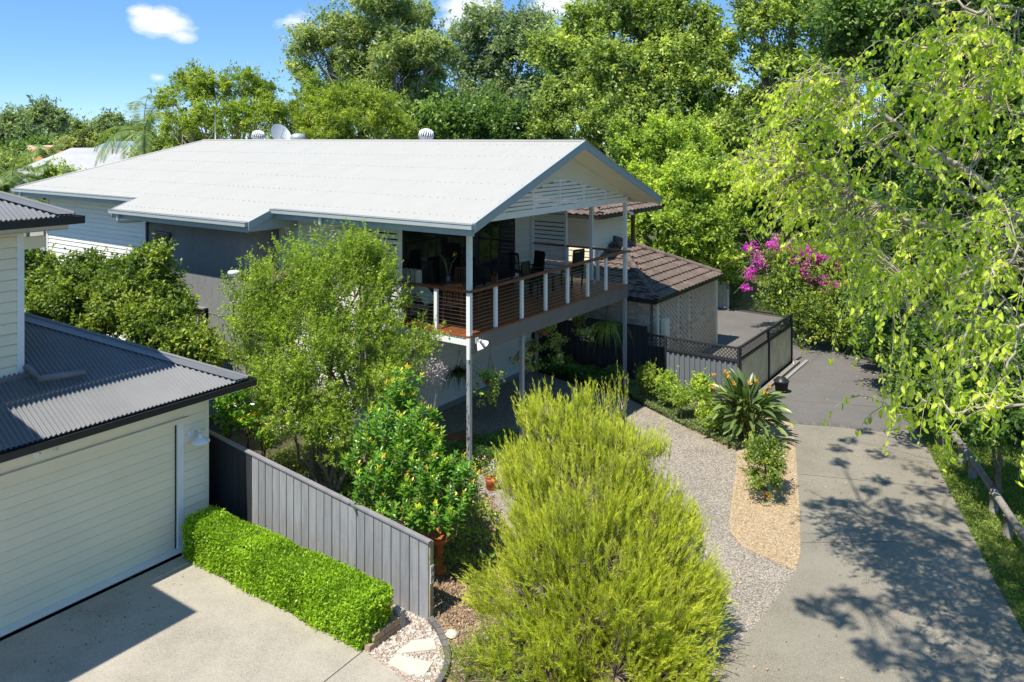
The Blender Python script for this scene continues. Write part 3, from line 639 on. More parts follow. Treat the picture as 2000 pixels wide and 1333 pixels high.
# small windows
def window(v0, v1, u0, u1, z0, z1, hood=True):
    w = MB().box(v0, v1, u0, u1, z0, z1).build('window', 'frame_black', house)
    m = MB().box(v0 - .012, v0 - .004, u0 + .05, u1 - .05, z0 + .05, z1 - .05); m.build('pane', 'glass_blue', w)
    if hood: MB().box(v0 - .12, v0 + .02, u0 - .05, u1 + .05, z1, z1 + .04).build('hood', 'grey_render', w)
    MB().box(v0 - .02, v0 - .0, (u0 + u1) / 2 - .012, (u0 + u1) / 2 + .012, z0 + .05, z1 - .05).build('mullion', 'white_paint' if hood else 'frame_black', w)
window(-.80, -.75, 10.35, 11.15, 3.7, 4.85)
window(-.80, -.75, 8.6, 9.35, 1.15, 2.9)
window(-.02, .03, 11.65, 12.3, 4.75, 5.15, hood=False)
# deck: frame, boards, rails
deck = MB().box(.02, 7.62, .08, 3.42, 3.0, 3.17).build('deck_frame', 'frame_black', house)
nb = 36
for k in range(nb):
    u0 = -.02 + k * (3.44 / nb); piece('deck_board', 'merbau', house, -.06, 7.74, u0, u0 + 3.44 / nb - .006, 3.19, 3.218)
MB().box(.0, 7.72, -.01, .05, 2.80, 3.18).build('front_fascia', 'deck_beam', house)
MB().box(-.03, .03, .06, 3.44, 3.0, 3.18).build('side_beam', 'white_paint', house)
MB().box(7.66, 7.72, .06, 3.44, 2.95, 3.18).build('side_beam', 'white_paint', house)
piece('beam_end', 'white_paint', house, -.05, .0, -.03, .055, 2.70, 3.18)
for k in range(16): piece('joist_spacer', 'white_paint', house, -.05, -.03, .15 + k * .2, .17 + k * .2, 3.16, 3.19)
PW = .10
for (v, u) in ((0, 0), (7.60, 0), (7.60, 1.16), (0, 3.36 - .04), (7.60, 3.36)):
    MB().box(v, v + PW, u, u + PW, 3.218, 5.66 if u < 3 else 5.5).build('deck_post', 'white_paint', house)
for (v, u) in ((.02, .02), (2.16, .06), (7.62, .02), (0.02, 3.2), (7.62, 3.2)):
    MB().box(v, v + .09, u, u + .09, 0, 2.82).build('steel_post', 'galv', house)
piece('post_plate', 'galv', house, -.03, .16, -.03, .16, 0.01, .03); piece('post_plate', 'galv', house, 7.57, 7.76, -.03, .16, .01, .03)
vv = []
for px in (970, 1021, 1067.5, 1110.3, 1149.5, 1185.1):
    r = (px - 1000) / FP; v = (OY * r - OX + .0) / (CA - r * SA); vv.append(v)
for v in vv: MB().box(v - .045, v + .045, .0, .06, 3.222, 4.17).build('baluster', 'white_paint', house)
for u in (1.0, 2.1): MB().box(.0, .06, u - .045, u + .045, 3.222, 4.17).build('baluster', 'white_paint', house); MB().box(7.64, 7.70, u - .045, u + .045, 3.222, 4.17).build('baluster', 'white_paint', house)
MB().box(-.03, 7.80, -.06, .08, 4.175, 4.225).build('handrail', 'merbau_dark', house, bevel=.01)
MB().box(-.04, .09, .082, 3.40, 4.173, 4.223).build('handrail', 'merbau', house, bevel=.01)
MB().box(7.62, 7.76, .082, 3.40, 4.173, 4.223).build('handrail', 'merbau_dark', house, bevel=.01)
for k in range(10):
    z = 3.30 + k * .085
    bar_piece('cable', 'steel_cable', house, (.08, .03, z), (7.6, .03, z), .006)
    bar_piece('cable', 'steel_cable', house, (.03, .08, z), (.03, 3.35, z), .006)
    bar_piece('cable', 'steel_cable', house, (7.67, .08, z), (7.67, 3.35, z), .006)
# beam, slatted gable
MB().box(.0, 7.72, .0, .06, 5.69, 5.85).build('gable_beam', 'white_paint', house)
def zs(v): return 5.86 + (6.55 - 5.86) * (1 - abs(v - VR) / 3.78)
inf = MB()
for s in (-1, 1):
    e0 = VR + s * 3.78
    inf.prism([(e0, .025, 5.86), (VR, .025, 6.55), (VR, .025, ZR - .20), (VR + s * 4.15, .025, zr(VR + s * 4.15) - .2)][::s], (0, .03, 0))
inf.build('gable_infill', 'cream_lining', house)
for k in range(7):
    z = 5.87 + k * .098; 
    if z + .08 > 6.55: break
    hw = 3.78 * (1 - (z + .075 - 5.86) / (6.55 - 5.86)); hw = min(3.75, hw + .25)
    piece('gable_slat', 'white_paint', house, VR - hw, VR + hw, .004, .024, z, z + .076)
for k in range(1, 6):
    v = .04 + 1.255 * k; piece('gable_mullion', 'white_paint', house, v - .035, v + .035, -.02, .004, 5.85, zs(v) + .02)
# privacy screens of slats each side of the deck
for (v, mt) in ((.0, 'white_paint'), (7.62, 'white_paint')):
    for k in range(17):
        z = 3.30 + k * .136
        piece('screen_slat', mt, house, v + .03, v + .05, 2.16, 3.40, z, z + .098)
    for u in (2.10, 3.38 if v > 1 else 3.34): piece('screen_stile', mt, house, v, v + .08, u, u + .07, 3.22, 5.6)
# things fixed on or under the roof
def whirly(v, u, lab, small=False):
    z = zr(v); t = gthing('roof_ventilator', lab, 'roof vent', v, u, z, 'vents on the white roof')
    MB().tube([(v, u, z - .1), (v, u, z + .18)], .13, 14).build('neck', 'galv', t)
    m = MB(); n = 18
    for k in range(n):
        a = 2 * math.pi * k / n; pr = []
        for i in range(7):
            ph = -1.1 + i * 2.25 / 6; r = .215 * math.cos(ph * .85); pr.append(Vector((v + r * math.cos(a + i * .06), u + r * math.sin(a + i * .06), z + .33 + .17 * math.sin(ph))))
        m.tube(pr, .026, 4)
    m.build('vane_ball', 'lamp_white', t)
    MB().lathe([(.0, .53), (.09, .52), (.13, .48)], (v, u, z), 14).build('cap', 'lamp_white', t)
whirly(4.25, 13.0, 'spinning white roof ventilator left of the satellite dish behind the ridge')
whirly(4.25, 5.0, 'spinning white roof ventilator nearest the gable, behind the ridge of the white roof')
z = zr(4.3); t = gthing('exhaust_cowl', 'low domed grey cowl on a tan neck behind the ridge of the white roof', 'roof vent', 4.3, 10.9, z)
MB().tube([(4.3, 10.9, z - .1), (4.3, 10.9, z + .22)], .12, 14).build('neck', 'timber_raw', t)
MB().lathe([(.26, .22), (.27, .28), (.22, .37), (.12, .42), (0, .43)], (4.3, 10.9, z), 20).build('hood', 'galv', t)
z = zr(4.5); t = gthing('satellite_dish', 'round grey satellite dish tilted on the ridge of the white roof', 'satellite dish', 4.5, 12.1, z)
m = MB().tube([(4.5, 12.1, z - .05), (4.5, 12.1, z + .35)], .02, 8); m.build('mast', 'galv', t)
dd = Vector((-.15, -.55, .45)).normalized(); q = dd.to_track_quat('Z', 'Y'); m = MB(); rr = []
for i in range(7):
    r = i / 6
    for k in range(24): rr.append(Vector((4.5, 12.1, z + .42)) + q @ Vector((.36 * r * math.cos(k * math.pi / 12), .47 * r * math.sin(k * math.pi / 12), .09 * r * r)))
m.add(rr, [(i * 24 + k, i * 24 + (k + 1) % 24, (i + 1) * 24 + (k + 1) % 24, (i + 1) * 24 + k) for i in range(6) for k in range(24)], True)
m.build('dish', 'galv', t)
MB().bar(Vector((4.5, 12.1, z + .3)), Vector((4.5, 12.1, z + .42)) + dd * .45, .02).build('feed_arm', 'galv', t)
z = ZR; t = gthing('aerial_mast', 'thin grey aerial mast with stays at the far end of the white ridge', 'aerial', 4.0, 15.2, z)
m = MB().tube([(4.0, 15.2, z), (4.0, 15.2, z + 1.15)], .018, 6); m.build('mast', 'galv', t)
m = MB()
for a in (0, 2.1, 4.2): m.tube([(4.0, 15.2, z + .4), (4.0 + .3 * math.cos(a), 15.2 + .3 * math.sin(a), z)], .008, 4)
m.tube([(3.9, 15.0, z + .62), (4.1, 15.4, z + .62)], .008, 4)
m.build('stays', 'galv', t)
def aim_lamp(t, p, d, name='lamp_head', r=.075, L=.19):
    p = Vector(p); d = Vector(d).normalized(); m = MB()
    m.tube([p, p + d * L * .3, p + d * L * .6, p + d * L], [.035, .04, .06, r], 12); m.build(name, 'lamp_white', t)
t = gthing('floodlight', 'twin white floodlights aimed down from the front corner of the deck', 'light', .22, -.06, 3.05)
MB().box(.17, .27, -.05, -.01, 3.02, 3.14).build('mount', 'cushion_cream', t)
aim_lamp(t, (.20, -.07, 3.06), (-.1, -.5, -.8)); aim_lamp(t, (.27, -.07, 3.08), (.75, -.45, -.55))
t = gthing('security_camera', 'small white security camera on the right deck post under the gable', 'camera', 7.72, .03, 5.35)
MB().tube([(7.68, .03, 5.37), (7.80, .0, 5.38)], .02, 6).build('bracket', 'lamp_white', t); aim_lamp(t, (7.78, .0, 5.38), (.7, -.3, -.3), 'camera_body', .035, .2)
t = gthing('pendant_light', 'small white square light under the deck fascia right of the middle post', 'light', 5.0, .4, 2.62)
MB().box(4.96, 5.04, .36, .44, 2.58, 2.66).build('lamp_body', 'lamp_white', t); MB().bar((5.0, .4, 2.66), (5.0, .4, 3.0), .008).build('cord', 'lamp_white', t)

# ------------------------------------------------------------------ furniture on the deck
DZ = 3.22
def slat_chair(v, u, rz, label, mt='chair_wood', hi=.95, arms=False, group='slatted wooden chairs round the deck table', cat='chair', solid=False):
    x, y = grid(v, u); t = thing('deck_chair', label, cat, (x, y, DZ), R(55) + rz, group)
    m = MB().box(-.23, .23, -.22, .22, .42, .45) if solid else None
    if m: m.build('seat', mt, t, True)
    else:
        for k in range(5): MB().box(-.22, .22, -.22 + k * .09, -.15 + k * .09, .42, .44).build('seat_slat', mt, t, True)
    for sx in (-1, 1):
        MB().bar((sx * .22, -.2, 0), (sx * .22, -.2, .43), .035).build('leg', mt, t, True)
        MB().bar((sx * .22, .2, 0), (sx * .22, .3, hi), .035).build('leg', mt, t, True)
        if arms:
            MB().bar((sx * .25, -.24, .66), (sx * .25, .26, .66), .05, .025).build('arm', mt, t, True); MB().bar((sx * .25, -.2, .42), (sx * .25, -.2, .66), .03).build('arm_post', mt, t, True)
    MB().bar((-.22, .3, hi), (.22, .3, hi), .03, .07).build('top_rail', mt, t, True); MB().bar((-.22, .225, .5), (.22, .225, .5), .025, .05).build('lower_rail', mt, t, True)
    if solid: MB().prism([(-.2, .24, .5), (.2, .24, .5), (.2, .3, hi - .04), (-.2, .3, hi - .04)], (0, .02, 0)).build('backrest', mt, t, True)
    else:
        for k in range(6):
            xx = -.17 + k * .068; MB().bar((xx, .228, .5), (xx, .296, hi), .012, .03).build('back_slat', mt, t, True)
    return t
def dp(px, py): return ungrid(*spot(px, py, DZ))
TV, TU = 1.35, 1.75
x, y = grid(TV, TU); tb = thing('round_table', 'round wooden table on the deck holding a vase of orange flowers', 'table', (x, y, DZ), R(55))
MB().lathe([(0, .70), (.58, .70), (.6, .715), (.58, .73), (0, .73)], n=28).build('tabletop', 'chair_wood', tb, True)
for a in (.8, 2.37, 3.94, 5.5): MB().bar((.42 * math.cos(a), .42 * math.sin(a), 0), (.3 * math.cos(a), .3 * math.sin(a), .7), .045).build('leg', 'chair_wood', tb, True)
for (a, lb) in ((2.6, 'slatted brown chair at the left of the round table, back to the screen'), (-2.35, 'slatted brown chair nearest the side rail at the round table'),
                (.35, 'slatted brown chair on the far right side of the round table'), (-.65, 'slatted brown chair at the round table, close to the front rail')):
    slat_chair(TV + .92 * math.cos(a), TU + .92 * math.sin(a), a - math.pi / 2, lb)
t = thing('flower_vase', 'vase of strelitzia leaves and an orange bloom on the round deck table', 'vase', (x, y, DZ + .73))
MB().lathe([(.05, 0), (.08, .08), (.06, .2), (.04, .24)], n=12).build('vase', 'glass_blue', t, True)
m = MB()
for k in range(5): m.tube([(0, 0, .2), (.1 * math.cos(k * 2.2), .1 * math.sin(k * 2.2), .55), (.24 * math.cos(k * 2.2), .24 * math.sin(k * 2.2), .75)], [.008, .012, .004], 4)
m.build('stems', 'twig_green', t, True)
P = np.array([[.1, .05, .7], [.12, .04, .72], [-.15, .1, .62], [.1, -.15, .62]]); D = np.array([[.5, .1, .8], [.7, -.2, .5], [-.4, .2, .9], [.3, -.5, .8]])[:2]; P = P[:2]
leaves_obj('bloom', [leaf_arrays(P, D, rand_dir(2), np.array([.16, .14]), np.array([.035, .035]), np.array([.2, .8]), True)], 'flower_orange', t)
# low divan with cushions, striped armchair
t = gthing('armchair', 'cream and green striped armchair with scrolled arm by the side rail', 'armchair', .62, 2.55, DZ)
MB().box(.3, .95, 2.25, 2.85, DZ + .15, DZ + .45).build('seat', 'cushion_cream', t, bevel=.04)
MB().box(.78, .98, 2.25, 2.85, DZ + .4, DZ + 1.12).build('backrest', 'cushion_cream', t, bevel=.05)
for u in (2.2, 2.9):
    MB().tube([(.28, u, DZ + .66), (.95, u, DZ + .66)], .085, 12).build('arm', 'cushion_cream', t); MB().box(.3, .95, u - .06, u + .06, DZ + .1, DZ + .62).build('arm_panel', 'cushion_stripe', t)
for k in range(4): MB().box(.77, .985, 2.31 + k * .15, 2.35 + k * .15, DZ + .45, DZ + 1.125).build('stripe', 'cushion_stripe', t)
for (v, u) in ((.34, 2.3), (.9, 2.3), (.34, 2.8), (.9, 2.8)): MB().bar((v, u, DZ), (v, u, DZ + .16), .05).build('leg', 'chair_wood', t)
t = gthing('cushion', 'pale green cushion propped beside the striped armchair', 'cushion', .42, 1.7, DZ + .5)
MB().prism([(.2, 1.5, DZ + .45), (.62, 1.55, DZ + .42), (.6, 1.9, DZ + .75), (.22, 1.86, DZ + .78)], (.05, -.08, .08)).build('cover', 'cushion_green', t, bevel=.04)
t = gthing('bench_seat', 'low dark bench under the pale green cushion', 'bench', .42, 1.7, DZ)
MB().box(.15, .72, 1.35, 2.05, DZ + .36, DZ + .42).build('seat', 'black_chair', t)
for (v, u) in ((.2, 1.4), (.67, 1.4), (.2, 2.0), (.67, 2.0)): MB().bar((v, u, DZ), (v, u, DZ + .37), .04).build('leg', 'black_chair', t)
slat_chair(*dp(1020, 560), 1.2, 'black slatted armchair nearest the glass doors', 'black_chair', 1.0, True, 'black chairs at the right end of the deck')
slat_chair(5.35, 1.9, -1.9, 'black solid-back armchair facing away beside the slatted screen', 'black_chair', 1.05, True, 'black chairs at the right end of the deck', solid=True)
slat_chair(6.35, 1.15, 2.9, 'tall black dining chair standing nearest the far corner of the deck', 'black_chair', 1.1, False, 'black chairs at the right end of the deck', solid=True)
slat_chair(4.3, 1.1, .1, 'black armchair close to the front rail below the handrail', 'black_chair', .95, True, 'black chairs at the right end of the deck', solid=True)
t = gthing('low_table', 'low black table between the black chairs on the deck', 'table', 5.1, 1.4, DZ)
MB().box(4.75, 5.45, 1.15, 1.65, DZ + .42, DZ + .46).build('tabletop', 'black_chair', t)
for (v, u) in ((4.8, 1.2), (5.4, 1.2), (4.8, 1.6), (5.4, 1.6)): MB().bar((v, u, DZ), (v, u, DZ + .43), .04).build('leg', 'black_chair', t)
# chairs added to stand in for the faint chair reflections in the glass
for i, (v, u, lb) in enumerate(((2.2, 2.9, 'dark chair added for a reflection in the glass doors, first from the armchair'), (3.0, 2.95, 'dark chair added for a reflection in the glass doors, second from the armchair'), (3.9, 2.9, 'dark chair added for a reflection in the glass doors, third from the armchair'))):
    slat_chair(v, u, .0, lb, 'black_chair', 1.05, False, 'chairs added for reflections in the glass doors')

# ------------------------------------------------------------------ the neighbour's garage house on the left
cv, cu = -4.784, 2.613
gh = gthing('garage_house', 'cream weatherboard house with dark corrugated roof and a wide panel garage door', 'house', cv, cu)
def q(v, u, z): return (cv + v, cu + u, z)
GS = .49; GZ = 2.95; GE = -.45; GV = .58
def gz(u): return GZ + (u - GE) * GS
GN = Vector((0, -GS, 1)).normalized()
MB().box(cv - 12, cv - .62, cu + .10, cu + 7, 0, 2.80).build('wall_core', 'board_garage', gh)
MB().box(cv - .62, cv, cu + .02, cu + 7, 0, 2.80).build('wall_core', 'board_garage', gh)
MB().box(cv - 12, cv - .62, cu + .02, cu + .10, 2.34, 2.80).build('wall_head', 'board_garage', gh)
board_wall(gh, 'board_garage', '-u', cu + .02, cv - .50, cv - .01, .05, 2.75, .17)
board_wall(gh, 'board_garage', '+v', cv, cu + .05, cu + 7, .05, 2.75, .17)
piece('wall_panel', 'board_garage', gh, cv - 12, cv - .5, cu - .0, cu + .02, 2.44, 2.80)
piece('head_trim', 'board_garage', gh, cv - 12, cv - .42, cu - .05, cu + .02, 2.34, 2.42)
piece('door_jamb', 'white_paint', gh, cv - .62, cv - .50, cu - .02, cu + .02, 0.02, 2.34)
piece('door_seal', 'frame_black', gh, cv - .635, cv - .62, cu + .03, cu + .10, .02, 2.34)
piece('corner_board', 'board_garage', gh, cv - .06, cv + .025, cu - .015, cu + .04, 0, 2.78)
for k in range(14):
    z0 = .03 + k * .165; piece('door_panel', 'board_door', gh, cv - 6.2, cv - .635, cu + .06, cu + .095, z0, z0 + .158)
for k in range(14):
    z0 = .03 + k * .165; piece('door_panel_edge', 'board_door', gh, cv - 6.2, cv - .635, cu + .068, cu + .098, z0 + .15, z0 + .17)
MB().box(cv - 12, cv - .5, cu - .16, cu + .09, 0, .028).build('door_sill', 'concrete_kerb', gh).data.materials[0] = M['sign_white']
# roof
def glo(s): return (s, cu + GE, GZ)
def ghi(s):
    t_ = min(cv + GV - s, 7.0); return (s, cu + GE + t_, GZ + t_ * GS)
s = cv + GV - .05
while s > cv - 11:
    a = max(s - .762, cv - 11); corr('roof_sheet', 'roof_dark', gh, glo, ghi, a, s + .015, nrm=GN, amp=.020, per=8); s = a
def glo2(s): return (cv + GV, s, GZ)
def ghi2(s):
    t_ = min(s - (cu + GE), 7.0); return (cv + GV - t_, s, GZ + t_ * GS)
s = cu + GE + .05
while s < cu + 7: corr('roof_sheet', 'roof_dark', gh, glo2, ghi2, s, s + 1.2, nrm=(GS, 0, 1), amp=.012); s += 1.2
h0 = Vector(q(GV, GE, GZ + .03)); h1 = Vector(q(GV - 6.5, GE + 6.5, GZ + 6.5 * GS + .03))
m = MB().tube([h0, h1], .035, 8); m.build('hip_roll', 'roof_dark', gh)
dh = (h1 - h0)
m = MB().add([h0, h1, h1 + Vector((0, -.30, -.30 * GS + .012)), h0 + Vector((-.28, 0, .012))], [(0, 1, 2, 3)]); m.add([h0, h1, h1 + Vector((.3, 0, -.3 * GS + .012)), h0 + Vector((0, .28, .012))], [(3, 2, 1, 0)]); m.build('hip_flashing', 'roof_dark', gh)
gutter(gh, 'gutter_dark', q(-12, GE - .01, GZ - .01), q(GV + .1, GE - .01, GZ - .01), (0, -1, 0), .12, .12)
gutter(gh, 'gutter_dark', q(GV + .01, GE - .1, GZ - .01), q(GV + .01, 7, GZ - .01), (1, 0, 0), .12, .12)
MB().box(cv - 12, cv + GV, cu + GE, cu + .02, 2.79, 2.81).build('soffit', 'cream_lining', gh)
MB().box(cv, cv + GV, cu + .02, cu + 7, 2.79, 2.81).build('soffit', 'cream_lining', gh)
MB().box(cv - 12, cv + GV - .1, cu + GE - .005, cu + GE + .02, 2.76, 2.86).build('fascia', 'cream_lining', gh)
# upper storey
wv, wu = -2.84, 1.02
MB().box(cv - 12, cv + wv, cu + wu, cu + 9, 2.9, 6.12).build('upper_wall_core', 'board_garage', gh)
MB().box(cv - 12, cv - 5.5, cu - 1.25, cu + wu, 2.8, 6.12).build('upper_wing_core', 'board_garage', gh)
board_wall(gh, 'board_garage', '-u', cu + wu, cv - 5.5, cv + wv - .07, 3.62, 6.1, .18)
board_wall(gh, 'board_garage', '+v', cv + wv, cu + wu + .05, cu + 9, 3.7, 6.1, .18)
piece('corner_board', 'white_paint', gh, cv + wv - .085, cv + wv + .03, cu + wu - .035, cu + wu + .05, 3.6, 6.1)
piece('base_flashing', 'roof_dark', gh, cv - 5.5, cv + wv + .12, cu + wu - .16, cu + wu - .1, 3.52, 3.66)
EV, EU, EZ = -2.20, .55, 6.28
def ulo(s): return (s, cu + EU, EZ)
def uhi(s):
    t_ = min(cv + EV - s, 4.2); return (s, cu + EU + t_, EZ + t_ * .45)
s = cv + EV - .03
while s > cv - 9: corr('roof_sheet', 'roof_dark', gh, ulo, uhi, s - .762, s + .01, nrm=(0, -.45, 1), amp=.017, per=8); s -= .762
def ulo2(s): return (cv + EV, s, EZ)
def uhi2(s):
    t_ = min(s - (cu + EU), 4.2); return (cv + EV - t_, s, EZ + t_ * .45)
s = cu + EU + .03
while s < cu + 9: corr('roof_sheet', 'roof_dark', gh, ulo2, uhi2, s, s + 1.5, nrm=(.45, 0, 1), amp=.012); s += 1.5
h0 = Vector(q(EV, EU, EZ + .03)); h1 = Vector(q(EV - 4.2, EU + 4.2, EZ + 4.2 * .45 + .03))
MB().tube([h0, h1], .035, 8).build('hip_roll', 'roof_dark', gh)
MB().add([h0, h1, h1 + Vector((0, -.3, -.12)), h0 + Vector((-.28, 0, .012))], [(0, 1, 2, 3)]).build('hip_flashing', 'roof_dark', gh)
gutter(gh, 'gutter_dark', q(-6, EU - .01, EZ - .01), q(EV + .1, EU - .01, EZ - .01), (0, -1, 0), .12, .13)
gutter(gh, 'gutter_dark', q(EV + .01, EU - .1, EZ - .01), q(EV + .01, 9, EZ - .01), (1, 0, 0), .12, .13)
MB().box(cv - 6, cv + EV - .1, cu + EU, cu + wu, 6.05, 6.08).build('soffit', 'cream_lining', gh)
MB().box(cv + wv, cv + EV - .1, cu + wu, cu + 9, 6.05, 6.08).build('soffit', 'cream_lining', gh)
MB().box(cv - 6, cv + EV - .1, cu + EU, cu + EU + .03, 6.05, 6.17).build('fascia', 'cream_lining', gh)
piece('eave_beam', 'board_garage', gh, cv + wv, cv + EV - .25, cu + wu - .0, cu + wu + .1, 5.72, 5.92)
# wing roof standing forward of the upper storey, beyond the picture's left edge
MB().prism([q(-4.93, -1.76, 6.2), q(-4.93, 1.2, 6.2), q(-7.9, 1.2, 7.3), q(-12, 1.2, 7.3), q(-12, -1.76, 6.2)], (0, 0, -.08)).build('wing_roof', 'roof_dark', gh)
m = MB().tube([q(-2.84, .5, 3.62), q(-2.05, .5, 3.55)], .055, 10); m.tube([q(-2.8, .95, 3.75), q(-2.8, .5, 3.62)], .05, 8); m.build('spreader_pipe', 'roof_dark', gh)
# barn-style wall light
t = gthing('wall_lamp', 'white goose-neck barn light on the cream wall beside the garage door', 'wall light', cv - .30, cu, 2.05)
a = Vector(q(-.36, -.0, 2.08))
MB().tube([a + Vector((0, .0, 0)), a + Vector((0, -.03, 0))], .075, 16).build('wall_plate', 'lamp_white', t)
MB().tube([a + Vector((0, -.03, 0)), a + Vector((.01, -.08, .09)), a + Vector((.03, -.15, .13)), a + Vector((.05, -.21, .10)), a + Vector((.06, -.23, .0))], .012, 8).build('goose_neck', 'lamp_white', t)
MB().lathe([(.03, .03), (.035, -.02), (.06, -.04), (.10, -.06), (.17, -.11), (.175, -.13), (.16, -.12), (.03, -.05)], a + Vector((.06, -.23, 0)), 24).build('shade', 'lamp_white', t)
MB().lathe([(.0, -.2), (.03, -.18), (.04, -.14), (.03, -.09)], a + Vector((.06, -.23, 0)), 12).build('bulb', 'lamp_bulb', t)
t = gthing('sensor_floodlight', 'twin grey sensor spotlights above the garage door', 'light', cv - 2.9, cu, 2.62)
aim_lamp(t, q(-3.05, -.03, 2.64), (-.5, -.8, -.2), r=.05, L=.14); aim_lamp(t, q(-2.85, -.03, 2.66), (.6, -.8, -.3), r=.05, L=.14)
piece('mount', 'lamp_white', t, cv - 3.0, cv - 2.9, cu - .03, cu, 2.60, 2.68)

# ------------------------------------------------------------------ paling fence beside the garage
fv = .40
def ftop(u): return 1.25 + (u + 5.25) * (.37 / 4.38) if u < -.87 else 1.62 + (u + .87) * .09
fen = gthing('paling_fence', 'tall grey-stained paling fence with a sloping top between driveway and garden', 'fence', cv + fv, cu - 5.2)
u = -5.22; i = 0
while u < 6.5:
    w = .200; zt = ftop(u + w / 2) + random.uniform(-.006, .006)
    jig = random.uniform(-.003, .003)
    piece('paling', 'fence_grey' if u < -.86 else 'fence_dark', fen, cv + fv - .012 + jig, cv + fv + .006 + jig, cu + u, cu + u + w - .018, .03, min(zt, 1.95)); u += w  # palings beside the garage get a dark colour for its shadow
for a, b in ((-5.25, -3.1), (-3.1, -.87), (-.87, 1.6), (1.6, 4.0), (4.0, 6.6)):
    bar_piece('capping', 'fence_cap', fen, q(fv + .01, a, min(ftop(a), 1.95) + .012), q(fv + .01, b, min(ftop(b), 1.95) + .012), .09, .03)
    bar_piece('rail', 'timber_raw', fen, q(fv + .035, a, min(ftop(a), 1.95) - .25), q(fv + .035, b, min(ftop(b), 1.95) - .25), .05, .08)
for a in (-5.2, -3.1, -.9, 1.6, 4.0, 6.5):
    piece('post', 'timber_raw', fen, cv + fv + .01, cv + fv + .09, cu + a - .05, cu + a + .03, 0, min(ftop(a), 1.95) - .01)
# the little sign on the end post, letters as raised strokes
sg = gthing('post_sign', 'narrow white sign with black letters H P on the end post of the paling fence', 'sign', cv + fv + .05, cu - 5.26, .68)
sv0, sv1 = cv + fv + .012, cv + fv + .088
piece('plate', 'sign_white', sg, sv0, sv1, cu - 5.262, cu - 5.252, .60, .88)
def stroke(a, b): bar_piece('letter_stroke', 'frame_black', sg, (sv0 + .012 + a[0] * .052, cu - 5.264, a[1]), (sv0 + .012 + b[0] * .052, cu - 5.264, b[1]), .006, .010)
for z0 in (.77,): stroke((.1, z0), (.1, z0 + .075)); stroke((.9, z0), (.9, z0 + .075)); stroke((.1, z0 + .037), (.9, z0 + .037))
z0 = .635; stroke((.1, z0), (.1, z0 + .075)); stroke((.1, z0 + .075), (.8, z0 + .075)); stroke((.85, z0 + .072), (.85, z0 + .04)); stroke((.1, z0 + .037), (.8, z0 + .037))

# stepping stones, edging blocks, retaining blocks
def slab(name, label, cat, pts, z, mt, group=None, h=.06):
    P = [spot(*p) for p in pts]; cx = sum(p[0] for p in P) / len(P); cy = sum(p[1] for p in P) / len(P)
    o = MB().poly([(p[0] - cx, p[1] - cy) for p in P], z - h, z).build(name, mt, bevel=.008); o.location = (cx, cy, 0)
    return tag(o, label, cat, group)
slab('stepping_stone', 'pale stepping stone in white gravel, the one nearer the fence end', 'stepping stone', [(774, 1280), (803.5, 1258), (847, 1252.7), (853, 1274), (776, 1283)], .055, 'stone_slab', 'pale stepping stones')
slab('stepping_stone', 'pale stepping stone in white gravel, farthest from the fence end', 'stepping stone', [(757, 1301), (773, 1284.5), (846, 1300), (828.7, 1326), (787, 1317)], .05, 'stone_slab', 'pale stepping stones')
slab('paving_slab', 'sandy paving slab half under the end of the hedge', 'paving slab', [(735, 1172), (760, 1184), (795, 1198), (760, 1220), (735, 1225)], .06, 'stone_tan')
slab('paving_slab', 'grey slab under the terracotta bird bath', 'paving slab', [(838, 1108), (866, 1104), (880, 1122), (846, 1134)], .05, 'concrete_kerb')
eb = thing('edging_blocks', 'curved row of dark edging blocks around the white gravel', 'edging', (0, 0, 0))
CP = [spot(840, 1216), spot(857, 1238), spot(868, 1262), spot(875, 1288), spot(872, 1312), spot(862, 1335), spot(848, 1356)]
for i in range(len(CP) - 1):
    for s_ in range(2):
        a, b = (s_ + .04) / 2, (s_ + .96) / 2
        p, q_ = CP[i], CP[i + 1]
        bar_piece('block', 'block_grey', eb, (p[0] + (q_[0] - p[0]) * a, p[1] + (q_[1] - p[1]) * a, .045), (p[0] + (q_[0] - p[0]) * b, p[1] + (q_[1] - p[1]) * b, .045), .085, .1)
rb = gthing('retaining_blocks', 'low stacked block edging at the end of the clipped hedge', 'edging', cv - .4, cu - 5.0)
for k in range(2):
    for j in range(3): piece('block', 'block_tan', rb, cv - .68 + j * .22 + k * .1, cv - .68 + j * .22 + .21 + k * .1, cu - 5.02, cu - 4.9, .01 + k * .11, .11 + k * .11)
piece('end_block', 'concrete_kerb', rb, cv - .02, cv + .08, cu - 5.03, cu - 4.85, 0, .3)

# terracotta bird bath
x, y = spot(858, 1122)
t = thing('bird_bath', 'terracotta pedestal bird bath behind the end of the paling fence', 'bird bath', (x, y, .05))
MB().lathe([(.0, 0), (.15, 0), (.155, .04), (.12, .07), (.08, .10), (.075, .15), (.10, .2), (.075, .26), (.06, .32), (.085, .36), (.06, .40), (.07, .47), (.10, .52)], n=20).build('pedestal', 'terracotta', t, True)
MB().lathe([(.07, .50), (.16, .53), (.22, .59), (.25, .66), (.235, .665), (.20, .61), (.12, .57), (0, .56)], n=24).build('bowl', 'terracotta', t, True)
# wooden slatted mat by the corner post
x, y = spot(900, 858); t = thing('slatted_step', 'red-brown slatted timber step lying behind the near corner post', 'step', (x, y, 0), R(55 - 20))
for k in range(7): MB().box(-.4, .4, -.3 + k * .09, -.235 + k * .09, .05, .075).build('slat', 'merbau', t, True)
for xx in (-.35, .3): MB().box(xx, xx + .05, -.3, .33, .015, .05).build('bearer', 'merbau_dark', t, True)
